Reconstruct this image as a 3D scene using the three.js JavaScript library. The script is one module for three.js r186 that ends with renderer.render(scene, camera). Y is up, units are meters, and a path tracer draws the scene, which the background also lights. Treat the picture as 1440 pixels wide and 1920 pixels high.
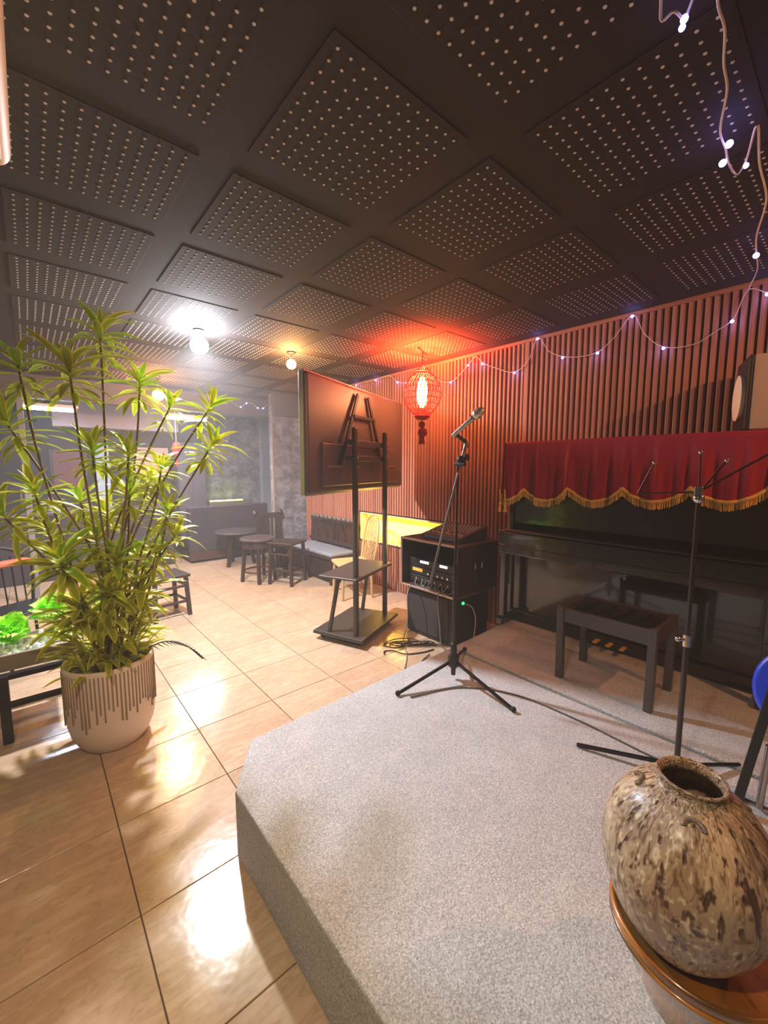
import * as THREE from 'three';
import { RoundedBoxGeometry } from 'three/addons/geometries/RoundedBoxGeometry.js';
import { mergeGeometries } from 'three/addons/utils/BufferGeometryUtils.js';
import { RectAreaLightUniformsLib } from 'three/addons/lights/RectAreaLightUniformsLib.js';

RectAreaLightUniformsLib.init();
const scene = new THREE.Scene();
scene.background = new THREE.Color(0x000000);
const renderer = new THREE.WebGLRenderer();
renderer.toneMapping = THREE.LinearToneMapping;
renderer.toneMappingExposure = 1.06;
renderer.shadowMap.enabled = true;

// ---------------------------------------------------------------- camera
const camera = new THREE.PerspectiveCamera(102.47, 0.75, 0.02, 60);
camera.position.set(0, 1.64, 0);
camera.up.set(0, 1, 0);
camera.lookAt(0.64896438, 1.64 - 0.10797291, -0.75311824);
scene.add(camera);

// thin uniform haze added to stand in for lens veil around bright lamps
scene.fog = new THREE.FogExp2(0xffffff, 0.014);

// ---------------------------------------------------------------- helpers
let seed = 7;
const rnd = () => { seed = (seed + 0x6d2b79f5) | 0; let t = Math.imul(seed ^ (seed >>> 15), 1 | seed); t = (t + Math.imul(t ^ (t >>> 7), 61 | t)) ^ t; return ((t ^ (t >>> 14)) >>> 0) / 4294967296; };
const rr = (a, b) => a + (b - a) * rnd();
const PI = Math.PI, V = (x, y, z) => new THREE.Vector3(x, y, z);
const lerp = THREE.MathUtils.lerp, clamp = THREE.MathUtils.clamp, sstep = THREE.MathUtils.smoothstep;

const taken = new Map();
function numbered(n) { const k = taken.get(n) ?? 0; taken.set(n, k + 1); return k ? n + '_' + String(k).padStart(3, '0') : n; }
function userData(o, label, category, group, kind) {
  if (label) o.userData.label = label;
  if (category) o.userData.category = category;
  if (group) o.userData.group = group;
  if (kind) o.userData.kind = kind;
  return o;
}
function mesh(name, geo, mat, parent) {
  const g = Array.isArray(geo) ? merge(geo) : geo;
  const m = new THREE.Mesh(g, mat);
  m.name = parent ? name : numbered(name);
  m.castShadow = m.receiveShadow = true;
  (parent ?? scene).add(m);
  return m;
}
function merge(list) {
  const out = list.map((g) => {
    let h = g.index ? g.toNonIndexed() : g;
    for (const k of Object.keys(h.attributes)) if (!['position', 'normal', 'uv'].includes(k)) h.deleteAttribute(k);
    return h;
  });
  return out.length === 1 ? out[0] : mergeGeometries(out, false);
}
function thing(name, label, category, pos = [0, 0, 0], turn = 0, group) {
  const o = new THREE.Group();
  o.name = numbered(name);
  o.position.set(...pos); o.rotation.y = turn;
  scene.add(o);
  return userData(o, label, category, group);
}
function struct(name, label, category) {
  const o = new THREE.Group(); o.name = name; scene.add(o);
  return userData(o, label, category, undefined, 'structure');
}
const bx = (w, h, d, x = 0, y = 0, z = 0) => new THREE.BoxGeometry(w, h, d).translate(x, y, z);
const rb = (w, h, d, x = 0, y = 0, z = 0, r = 0.006, s = 2) => new RoundedBoxGeometry(w, h, d, s, Math.min(r, w / 2.01, h / 2.01, d / 2.01)).translate(x, y, z);
const cy = (r0, r1, h, x = 0, y = 0, z = 0, n = 20) => new THREE.CylinderGeometry(r0, r1, h, n).translate(x, y, z);
const sp = (r, x = 0, y = 0, z = 0, n = 16) => new THREE.SphereGeometry(r, n, Math.max(6, n / 2 | 0)).translate(x, y, z);
const lathe = (pts, n = 40) => new THREE.LatheGeometry(pts.map((p) => new THREE.Vector2(p[0], p[1])), n);
function bar(a, b, r, n = 10, r2 = r) {            // round bar between two points
  const d = V(...b).sub(V(...a)), l = d.length();
  const g = new THREE.CylinderGeometry(r2, r, l, n);
  g.applyQuaternion(new THREE.Quaternion().setFromUnitVectors(V(0, 1, 0), d.normalize()));
  return g.translate((a[0] + b[0]) / 2, (a[1] + b[1]) / 2, (a[2] + b[2]) / 2);
}
function beam(a, b, w, t, round = 0.004) {          // square bar between two points
  const A = V(...a), B = V(...b), l = A.distanceTo(B);
  const g = new RoundedBoxGeometry(w, l, t, 1, Math.min(round, w / 2.1, t / 2.1));
  g.applyQuaternion(new THREE.Quaternion().setFromUnitVectors(V(0, 1, 0), B.clone().sub(A).normalize()));
  return g.translate((a[0] + b[0]) / 2, (a[1] + b[1]) / 2, (a[2] + b[2]) / 2);
}
const tube = (pts, r, seg = 40, n = 6, closed = false) => new THREE.TubeGeometry(new THREE.CatmullRomCurve3(pts.map((p) => V(...p)), closed, 'centripetal'), seg, r, n, closed);
function slab(pts, h, y = 0, bevel = 0) {           // polygon in x,z pulled up to height h
  const s = new THREE.Shape(pts.map(([x, z]) => new THREE.Vector2(x, -z)));
  const g = new THREE.ExtrudeGeometry(s, { depth: h - 2 * bevel, bevelEnabled: bevel > 0, bevelSize: bevel, bevelThickness: bevel, bevelOffset: -bevel, bevelSegments: 2 });
  return g.rotateX(-PI / 2).translate(0, y + bevel, 0);
}

// noise that repeats every `per` cells
function hash(ix, iy, s) { let h = Math.imul(ix, 374761393) ^ Math.imul(iy, 668265263) ^ Math.imul(s, 1274126177); h = Math.imul(h ^ (h >>> 13), 1274126177); return ((h ^ (h >>> 16)) >>> 0) / 4294967296; }
function vn(x, y, px, py, s) {
  const ix = Math.floor(x), iy = Math.floor(y), fx = x - ix, fy = y - iy, u = fx * fx * (3 - 2 * fx), v = fy * fy * (3 - 2 * fy);
  const m = (a, p) => ((a % p) + p) % p, h = (a, b) => hash(m(a, px), m(b, py), s);
  return lerp(lerp(h(ix, iy), h(ix + 1, iy), u), lerp(h(ix, iy + 1), h(ix + 1, iy + 1), u), v);
}
function fbm(u, v, px, py, s, oct = 4) { let a = 0, w = 0.5, t = 0; for (let i = 0; i < oct; i++) { a += w * vn(u * px, v * py, px, py, s + i); t += w; w *= 0.5; px *= 2; py *= 2; } return a / t; }
function tex(w, h, fn, srgb = true, rx = 1, ry = 1) {
  const d = new Uint8Array(w * h * 4);
  for (let y = 0; y < h; y++) for (let x = 0; x < w; x++) {
    const c = fn((x + 0.5) / w, (y + 0.5) / h), i = (y * w + x) * 4;
    for (let k = 0; k < 3; k++) d[i + k] = clamp(Math.round((c[k] ?? c[0]) * 255), 0, 255);
    d[i + 3] = 255;
  }
  const t = new THREE.DataTexture(d, w, h);
  t.wrapS = t.wrapT = THREE.RepeatWrapping; t.magFilter = THREE.LinearFilter; t.minFilter = THREE.LinearMipmapLinearFilter;
  if (srgb) t.colorSpace = THREE.SRGBColorSpace;
  t.repeat.set(rx, ry); t.needsUpdate = true;
  return t;
}
const mix3 = (a, b, t) => [lerp(a[0], b[0], t), lerp(a[1], b[1], t), lerp(a[2], b[2], t)];
const std = (color, roughness = 0.6, metalness = 0, more = {}) => new THREE.MeshStandardMaterial({ color, roughness, metalness, ...more });
const phy = (o) => new THREE.MeshPhysicalMaterial(o);
function pointLight(color, intensity, pos, radius = 1, parent = scene, name = 'lamp_light') {
  const l = new THREE.PointLight(color, intensity); l.name = name; l.position.set(...pos); l.castShadow = true; l.shadow.radius = radius; parent.add(l); return l;
}

// ---------------------------------------------------------------- materials
const M = {
  blackMetal: std(0x1d1c1c, 0.42, 0.6),
  blackPaint: std(0x1b1a19, 0.45),
  steel: std(0xb9b4ae, 0.28, 1),
  chrome: std(0xd8d4cf, 0.18, 1),
  blackPlastic: std(0x191817, 0.5),
  rubber: std(0x121212, 0.85),
  wireWhite: std(0xd8c6b4, 0.6),
  gold: std(0xe0b25a, 0.75),
  cableBlack: std(0x17130f, 0.6),
  cableGrey: std(0x7d756d, 0.6),
  cream: std(0xd9b78f, 0.5),
};
const grainTex = tex(64, 256, (u, v) => { const n = fbm(u, v, 16, 3, 11, 3), f = fbm(u, v, 32, 6, 12, 2); return mix3([0.54, 0.35, 0.275], [0.78, 0.54, 0.44], clamp(n * 0.7 + f * 0.4 - 0.05, 0, 1)); });
const slatMats = [0xffffff, 0xe9dcd6, 0xfff0e4].map((c) => std(c, 0.5, 0, { map: grainTex }));
const wallBack = std(0x2a100c, 0.8);
const carpetTex = tex(512, 512, (u, v) => {
  const a = hash(Math.floor(u * 512), Math.floor(v * 512), 3), b = vn(u * 256, v * 256, 256, 256, 4), c = fbm(u, v, 6, 6, 5, 3);
  const k = 0.50 + 0.22 * b + 0.12 * a + 0.07 * (c - 0.5);
  return [k, k * 1.005, k * 1.0];
}, true, 1 / 0.8, 1 / 0.8);
const carpetBump = tex(512, 512, (u, v) => [0.6 * vn(u * 170, v * 170, 170, 170, 4) + 0.4 * vn(u * 256, v * 256, 256, 256, 9)], false, 1 / 0.8, 1 / 0.8);
const carpet = std(0xffffff, 0.95, 0, { map: carpetTex, bumpMap: carpetBump, bumpScale: 0.0022 });
const tileMats = [0, 1, 2, 3].map((k) => {
  const t = tex(256, 256, (u, v) => {
    const w = fbm(u, v, 3, 3, 20 + k, 4), g = fbm(u + 0.15 * w, v, 5, 20, 30 + k, 3), s = fbm(u, v, 40, 40, 40 + k, 2);
    const c = mix3([0.67, 0.565, 0.455], [0.79, 0.70, 0.595], clamp(0.55 * w + 0.6 * g - 0.1, 0, 1));
    const vein = Math.pow(clamp(1 - Math.abs(g - 0.5) * 9, 0, 1), 2) * 0.05;
    return c.map((x) => x - vein + (s - 0.5) * 0.03 + (k - 1.5) * 0.008);
  }, true, 2, 2);
  const b = tex(128, 128, (u, v) => [fbm(u, v, 10, 10, 60 + k, 3)], false, 2, 2);
  return std(0xffffff, 0.17, 0, { map: t, bumpMap: b, bumpScale: 0.0009 });
});
const grout = std(0x5d4a37, 0.9);
const panelTex = tex(128, 128, (u, v) => { const n = fbm(u, v, 24, 24, 70, 2); return [0.145 + 0.05 * n, 0.122 + 0.045 * n, 0.118 + 0.045 * n]; }, true, 2, 2);
const panelMat = std(0xffffff, 0.85, 0, { map: panelTex });
const ceilMat = std(0x2a2422, 0.85);
const dotMat = std(0xdccfbf, 0.8);
const stoneTex = tex(512, 512, (u, v) => {
  const n = fbm(u, v, 8, 8, 80, 5), m = Math.abs(fbm(u, v, 10, 14, 88, 4) - 0.5) * 2;
  const k = 0.26 + 0.34 * n + 0.12 * Math.pow(1 - m, 5);
  return [k * 0.97, k, k * 1.05];
}, true, 1 / 1.2, 1 / 1.2);
const stoneBump = tex(512, 512, (u, v) => { const m = Math.abs(fbm(u, v, 10, 14, 88, 4) - 0.5) * 2; return [0.5 * fbm(u, v, 8, 8, 80, 5) + 0.5 * (1 - m)]; }, false, 1 / 1.2, 1 / 1.2);
const stone = std(0xffffff, 0.6, 0, { map: stoneTex, bumpMap: stoneBump, bumpScale: 0.02 });
const plaster = std(0x8f8a86, 0.8), darkWall = std(0x1f1b20, 0.8), greyPanel = std(0x55525a, 0.6);
const darkWoodTex = tex(64, 256, (u, v) => { const n = fbm(u, v, 10, 3, 120, 4); return mix3([0.11, 0.075, 0.06], [0.24, 0.16, 0.125], n); });
const darkWood = std(0xffffff, 0.42, 0, { map: darkWoodTex });
const pianoBlack = phy({ color: 0x070605, roughness: 0.22, clearcoat: 1, clearcoatRoughness: 0.06 });

// ---------------------------------------------------------------- room shell
const CEIL = 2.82, WALLX = 3.6;
{ // floor: tiles on a grout bed
  const f = struct('floor', 'beige ceramic tiled floor with dark thin grout joints', 'floor');
  mesh('grout_bed', bx(5.6, 0.2, 11.2, 1.05, -0.106, -3.6), grout, f);
  const px = 0.498, pz = 0.502, gap = 0.0045, w = px - gap, d = pz - gap;
  const s = new THREE.Shape([[-w / 2, -d / 2], [w / 2, -d / 2], [w / 2, d / 2], [-w / 2, d / 2]].map((p) => new THREE.Vector2(...p)));
  const g = new THREE.ExtrudeGeometry(s, { depth: 0.0085, bevelEnabled: true, bevelSize: 0.0015, bevelOffset: -0.0015, bevelThickness: 0.0015, bevelSegments: 1 }).rotateX(-PI / 2).translate(0, -0.01, 0);
  for (let i = -3; i < 7; i++) for (let j = -15; j < 6; j++) {
    const m = mesh('tile', g, tileMats[Math.floor(rnd() * 4)], f);
    m.position.set(0.2 + px * (i + 0.5), 0, -1.602 + pz * (j + 0.5));
    m.rotation.y = rnd() < 0.5 ? 0 : PI;
  }
}
{ // ceiling with square perforated acoustic boards
  const c = struct('ceiling', 'dark ceiling of square perforated acoustic boards between plain strips', 'ceiling');
  mesh('ceiling_slab', bx(5.6, 0.2, 11.2, 1.05, CEIL + 0.1, -3.6), ceilMat, c);
  const g = new RoundedBoxGeometry(0.58, 0.004, 0.58, 1, 0.0012);
  const spots = [];
  for (let i = -3; i < 4; i++) for (let j = -2; j < 10; j++) {
    const x = 0.71 + 0.712 * i + 0.29, z = -1.32 - 0.72 * j;
    mesh('acoustic_board', g, panelMat, c).position.set(x, CEIL - 0.0012, z);
    if (j < 8) for (let a = 0; a < 12; a++) for (let b = 0; b < 12; b++) spots.push([x - 0.253 + a * 0.046, z - 0.253 + b * 0.046]);
  }
  const dots = new THREE.InstancedMesh(new THREE.CylinderGeometry(0.0055, 0.005, 0.002, 8), dotMat, spots.length);
  const m4 = new THREE.Matrix4();
  spots.forEach(([x, z], k) => dots.setMatrixAt(k, m4.makeTranslation(x, CEIL - 0.0038, z)));
  dots.name = 'board_perforations'; dots.userData.kind = 'stuff'; dots.receiveShadow = true; c.add(dots);
}
// right wall: vertical slats, a lit niche low down
const NZ0 = -4.72, NZ1 = -3.1, NY0 = 0.6, NY1 = 1.0;
{
  const w = struct('wall_right', 'reddish brown wall of narrow vertical wooden slats', 'wall');
  const zA = -6.26, zB = 1.9;
  mesh('backing_board', [bx(0.12, CEIL - NY1, zB - zA, WALLX + 0.08, (CEIL + NY1) / 2, (zA + zB) / 2), bx(0.12, NY0, zB - zA, WALLX + 0.08, NY0 / 2, (zA + zB) / 2),
    bx(0.12, NY1 - NY0, NZ0 - zA, WALLX + 0.08, (NY0 + NY1) / 2, (zA + NZ0) / 2), bx(0.12, NY1 - NY0, zB - NZ1, WALLX + 0.08, (NY0 + NY1) / 2, (zB + NZ1) / 2),
    bx(0.03, NY1 - NY0 + 0.1, NZ1 - NZ0 + 0.1, WALLX + 0.2, (NY0 + NY1) / 2, (NZ0 + NZ1) / 2)], wallBack, w);
  const slatG = (h) => {
    const s = new THREE.Shape([[-0.018, 0], [-0.015, 0.022], [-0.009, 0.027], [0.009, 0.027], [0.015, 0.022], [0.018, 0]].map((p) => new THREE.Vector2(...p)));
    const g = new THREE.ExtrudeGeometry(s, { depth: h, bevelEnabled: false }).rotateX(-PI / 2).rotateY(PI / 2);   // length up, proud side towards -x
    const p = g.attributes.position, uv = g.attributes.uv;
    for (let i = 0; i < p.count; i++) uv.setXY(i, p.getZ(i) * 8 + p.getX(i) * 8, p.getY(i) * 0.4);
    return g;
  };
  const full = slatG(CEIL - 0.005), low = slatG(NY0 - 0.02), top = slatG(CEIL - NY1 - 0.025);
  let k = 0;
  for (let z = -2.128 - 0.048 * 85; z < 1.85; z += 0.048, k++) {
    const mat = slatMats[k % 7 === 3 ? 1 : k % 5 === 1 ? 2 : 0];
    if (z > NZ0 - 0.01 && z < NZ1 + 0.01) {
      mesh('slat', low, mat, w).position.set(WALLX + 0.02, 0, z);
      mesh('slat', top, mat, w).position.set(WALLX + 0.02, NY1 + 0.02, z);
    } else if (Math.abs(z + 2.128) > 0.02) mesh('slat', full, mat, w).position.set(WALLX + 0.02, 0.001, z);
  }
  mesh('joint_batten', rb(0.04, CEIL - 0.004, 0.045, WALLX + 0.005, CEIL / 2, -2.128, 0.006), slatMats[2], w);
  // coving strip along the top
  mesh('top_strip', rb(0.03, 0.03, 7.9, WALLX - 0.01, CEIL - 0.016, -2.4, 0.005), slatMats[2], w);
}
{ // niche lining with a yellow light panel
  const n = thing('lit_niche', 'long yellow glowing light box set low in the slat wall', 'light box', [WALLX + 0.02, NY0, (NZ0 + NZ1) / 2]);
  const L = NZ1 - NZ0, H = NY1 - NY0;
  mesh('frame', [rb(0.15, 0.02, L, 0.06, 0.01, 0), rb(0.15, 0.02, L, 0.06, H - 0.01, 0), rb(0.15, H, 0.02, 0.06, H / 2, -L / 2 + 0.01), rb(0.15, H, 0.02, 0.06, H / 2, L / 2 - 0.01)], std(0xcdb98c, 0.6), n);
  mesh('light_panel', rb(0.02, H - 0.05, L - 0.05, 0.11, H / 2, 0, 0.005), std(0xffe89a, 0.6, 0, { emissive: 0xffd92e, emissiveIntensity: 1.1 }), n);
  const r = new THREE.RectAreaLight(0xffc43a, 9, L - 0.1, H - 0.1);
  r.position.set(0.09, H / 2, 0); r.rotation.y = -PI / 2; n.add(r);     // shines towards -x
  r.rotation.y = PI / 2;
}
{ // other walls
  const wl = struct('wall_left', 'dark plain wall on the left side of the room', 'wall'); mesh('wall_panel', bx(0.2, CEIL, 11.2, -1.65, CEIL / 2, -3.6), darkWall, wl);
  const wb = struct('wall_back', 'plain wall behind the stage front', 'wall'); mesh('wall_panel', bx(5.6, CEIL, 0.2, 1.05, CEIL / 2, 2.0), plaster, wb);
  const wf = struct('wall_far', 'grey stone patterned wall at the far end behind the dark sofa', 'wall');
  const sg = bx(1.9, CEIL, 0.2, 3.6, CEIL / 2, -8.7); mesh('stone_panel', uvm(sg), stone, wf);
  mesh('dark_panel', bx(4.2, CEIL, 0.2, 0.55, CEIL / 2, -8.7), darkWall, wf);
  mesh('side_return', bx(0.2, CEIL, 2.4, 4.5, CEIL / 2, -7.5), darkWall, wf);
  const col = struct('wall_column', 'grey stone patterned column face at the end of the slat wall', 'wall');
  mesh('stone_face', uvm(bx(0.75, CEIL, 0.16, 3.42, CEIL / 2, -6.34)), stone, col);
  mesh('corner_strip', rb(0.03, 2.42, 0.03, 3.03, 1.21, -6.28, 0.006), std(0x8a857f, 0.5), col);
  const hd = struct('trim_1', 'grey ceiling beam crossing the room above the far opening', 'beam');
  mesh('beam_face', rb(4.9, 0.3, 0.16, 1.28, CEIL - 0.15, -7.05, 0.01), std(0x565152, 0.7), hd);
  mesh('column_head', rb(0.8, 0.36, 0.1, 3.42, CEIL - 0.18, -6.22, 0.008), std(0x565152, 0.7), hd);
  const wh = struct('trim_2', 'pale boxed bulkhead beyond the lit fluorescent tubes', 'beam');
  mesh('bulkhead_face', rb(1.75, 0.4, 0.2, 1.2, 2.46, -8.1, 0.01), std(0x8d8288, 0.6), wh);
  const pl = struct('trim_3', 'pale blue lit vertical pilaster between the stone wall panels', 'pilaster');
  mesh('pilaster_face', rb(0.2, CEIL, 0.12, 3.93, CEIL / 2, -8.54, 0.008), std(0x9fa7b4, 0.5), pl);
  mesh('pilaster_edge', rb(0.03, CEIL, 0.14, 4.04, CEIL / 2, -8.52, 0.008), std(0xb9aaa4, 0.5), pl);
}
function uvm(g) { // box uv in metres
  const p = g.attributes.position, n = g.attributes.normal, uv = g.attributes.uv;
  for (let i = 0; i < p.count; i++) { const ax = Math.abs(n.getX(i)), ay = Math.abs(n.getY(i)); uv.setXY(i, ax > 0.5 ? p.getZ(i) : p.getX(i), ay > 0.5 ? p.getZ(i) : p.getY(i)); }
  return g;
}

// ---------------------------------------------------------------- stage
const ST = 0.3;
{
  const m = userData(mesh('stage_platform', slab([[0.56, 1.85], [0.56, -1.6], [0.745, -1.875], [2.295, -1.905], [2.295, 1.85]], ST, 0, 0.008), carpet), 'low stage platform with cut corner, wrapped in grey carpet', 'platform');
  const b = userData(mesh('stage_platform', slab([[2.328, 1.85], [2.328, -1.906], [3.57, -1.95], [3.57, 1.85]], ST, 0, 0.008), carpet), 'grey carpeted platform strip under the piano and bench', 'platform');
}

// ---------------------------------------------------------------- lamps
function bulbLamp(name, label, pos, r, color, emit, light, lightColor) {
  const t = thing(name, label, 'lamp', [pos[0], CEIL - 0.001, pos[2]]);
  const drop = CEIL - pos[1];
  mesh('ceiling_rose', lathe([[0, 0], [0.045, 0], [0.045, -0.012], [0.014, -0.02], [0.014, -drop + r * 0.9], [0, -drop + r * 0.9]], 24), M.blackPaint, t);
  mesh('bulb', sp(r, 0, -drop, 0, 24), std(0xffffff, 0.4, 0, { emissive: color, emissiveIntensity: emit }), t);
  pointLight(lightColor, light, [0, -drop, 0], r / 0.02, t);
  return t;
}
{
  const t = bulbLamp('ceiling_lamp', 'brilliant white round ceiling lamp above the tiled floor', [1.2, 2.69, -3.84], 0.075, 0xf6f8ff, 30, 8, 0xf2f5ff);
  const s = new THREE.SpotLight(0xf2f4ff, 46, 0, 1.36, 0.35); s.name = 'lamp_beam'; s.position.set(0, -0.13, 0); s.target.position.set(0, -2.8, 0); s.castShadow = true; s.shadow.radius = 3; t.add(s, s.target);
}
bulbLamp('ceiling_lamp', 'small orange ceiling lamp just left of the television', [2.14, 2.7, -3.95], 0.05, 0xffb45a, 22, 5, 0xffb066);
{
  const t = bulbLamp('ceiling_lamp', 'orange ceiling lamp seen through the plant leaves', [1.36, 2.58, -6.1], 0.07, 0xffb04a, 26, 4, 0xffa050);
  const s = new THREE.SpotLight(0xffc890, 15, 0, 1.34, 0.3); s.name = 'lamp_beam'; s.position.set(0, -0.24, 0); s.target.position.set(0, -2.8, 0); s.castShadow = true; s.shadow.radius = 3; t.add(s, s.target);
}
function downlight(label, pos, aim, color, power, angle) {
  const t = thing('downlight', label, 'lamp', [pos[0], CEIL - 0.001, pos[2]]), drop = CEIL - pos[1];
  mesh('can', lathe([[0, 0], [0.05, 0], [0.055, -0.01], [0.055, -drop + 0.01], [0.05, -drop], [0.046, -drop + 0.01], [0.046, -0.03], [0, -0.03]], 24), M.blackPaint, t);
  mesh('lens', cy(0.045, 0.045, 0.006, 0, -drop + 0.012, 0, 24), std(0xffffff, 0.4, 0, { emissive: color, emissiveIntensity: 12 }), t);
  const s = new THREE.SpotLight(color, power, 0, angle, 0.55); s.name = 'lamp_beam'; s.position.set(0, -drop + 0.003, 0); s.target.position.set(aim[0] - pos[0], aim[1] - CEIL, aim[2] - pos[2]); s.castShadow = true; s.shadow.radius = 2; t.add(s, s.target);
}
downlight('warm downlight over the right side of the stage', [2.5, 2.7, 0.9], [2.6, 1.0, -1.2], 0xffa866, 11, 1.2);
downlight('warm downlight over the aisle beside the stage', [-0.45, 2.7, -0.3], [-0.15, 0, -1.2], 0xffe2c0, 19, 1.08);

function tubeLight(label, x0, x1, y, z) {
  const L = x1 - x0, t = thing('fluorescent_light', label, 'lamp', [(x0 + x1) / 2, y, z], 0, 'fluorescent lights under the far beam');
  mesh('housing', rb(L + 0.06, 0.04, 0.07, 0, 0.045, 0), std(0xdfe3e8, 0.5), t);
  mesh('tube', new THREE.CylinderGeometry(0.026, 0.026, L, 16).rotateZ(PI / 2), std(0xffffff, 0.4, 0, { emissive: 0xdcecff, emissiveIntensity: 26 }), t);
  for (const s of [-1, 1]) mesh('socket', rb(0.025, 0.06, 0.05, s * L / 2, 0.01, 0), M.wireWhite, t);
  const r = new THREE.RectAreaLight(0xd8e8ff, 420, L, 0.05); r.position.set(0, -0.032, 0); r.rotation.x = -PI / 2; t.add(r);
}
tubeLight('cool white fluorescent tube at the left under the far beam', -0.02, 0.56, 2.42, -7.2);
tubeLight('cool white fluorescent tube right of the orange lamp', 1.66, 2.3, 2.42, -7.2);

// ---------------------------------------------------------------- piano with cover
{
  const p = thing('upright_piano', 'glossy black upright piano against the slat wall', 'piano', [3.0, ST, -1.1]);
  const zl = -0.87, zr = 0.87, W = zr - zl;
  mesh('case_side', rb(0.4, 1.5, 0.04, 0.36, 0.75, zl), pianoBlack, p);
  mesh('case_side', rb(0.4, 1.5, 0.04, 0.36, 0.75, zr), pianoBlack, p);
  mesh('back_board', rb(0.03, 1.46, W, 0.535, 0.75, 0), pianoBlack, p);
  mesh('upper_panel', rb(0.025, 0.62, W - 0.04, 0.19, 1.17, 0), pianoBlack, p);
  mesh('lower_panel', rb(0.025, 0.56, W - 0.04, 0.2, 0.36, 0), pianoBlack, p);
  mesh('bottom_rail', rb(0.05, 0.09, W - 0.04, 0.18, 0.05, 0), pianoBlack, p);
  mesh('lid', rb(0.39, 0.035, W + 0.06, 0.375, 1.515, 0, 0.01), pianoBlack, p);
  mesh('keybed', rb(0.24, 0.075, W + 0.02, 0.1, 0.66, 0, 0.01), pianoBlack, p);
  mesh('key_block', rb(0.2, 0.13, 0.07, 0.1, 0.75, zl + 0.02, 0.012), pianoBlack, p);
  mesh('key_block', rb(0.2, 0.13, 0.07, 0.1, 0.75, zr - 0.02, 0.012), pianoBlack, p);
  mesh('fallboard', rb(0.19, 0.025, W - 0.06, 0.1, 0.815, 0, 0.01).rotateZ(0), pianoBlack, p);
  mesh('key_slip', rb(0.02, 0.11, W - 0.06, -0.005, 0.745, 0, 0.006), pianoBlack, p);
  for (const z of [zl + 0.03, zr - 0.03]) {
    mesh('leg', [rb(0.055, 0.6, 0.055, 0.03, 0.33, z, 0.008), rb(0.07, 0.04, 0.07, 0.03, 0.61, z, 0.008)], pianoBlack, p);
    mesh('toe_block', rb(0.28, 0.06, 0.07, 0.11, 0.032, z, 0.012), pianoBlack, p);
  }
  for (const z of [-0.09, 0, 0.09]) mesh('pedal', rb(0.12, 0.012, 0.03, 0.12, 0.06, z, 0.005), M.gold, p);
  mesh('lock_plate', cy(0.012, 0.012, 0.006, 0, 0, 0, 16).rotateZ(PI / 2).translate(0.175, 0.55, 0.05), M.chrome, p);
}
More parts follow.
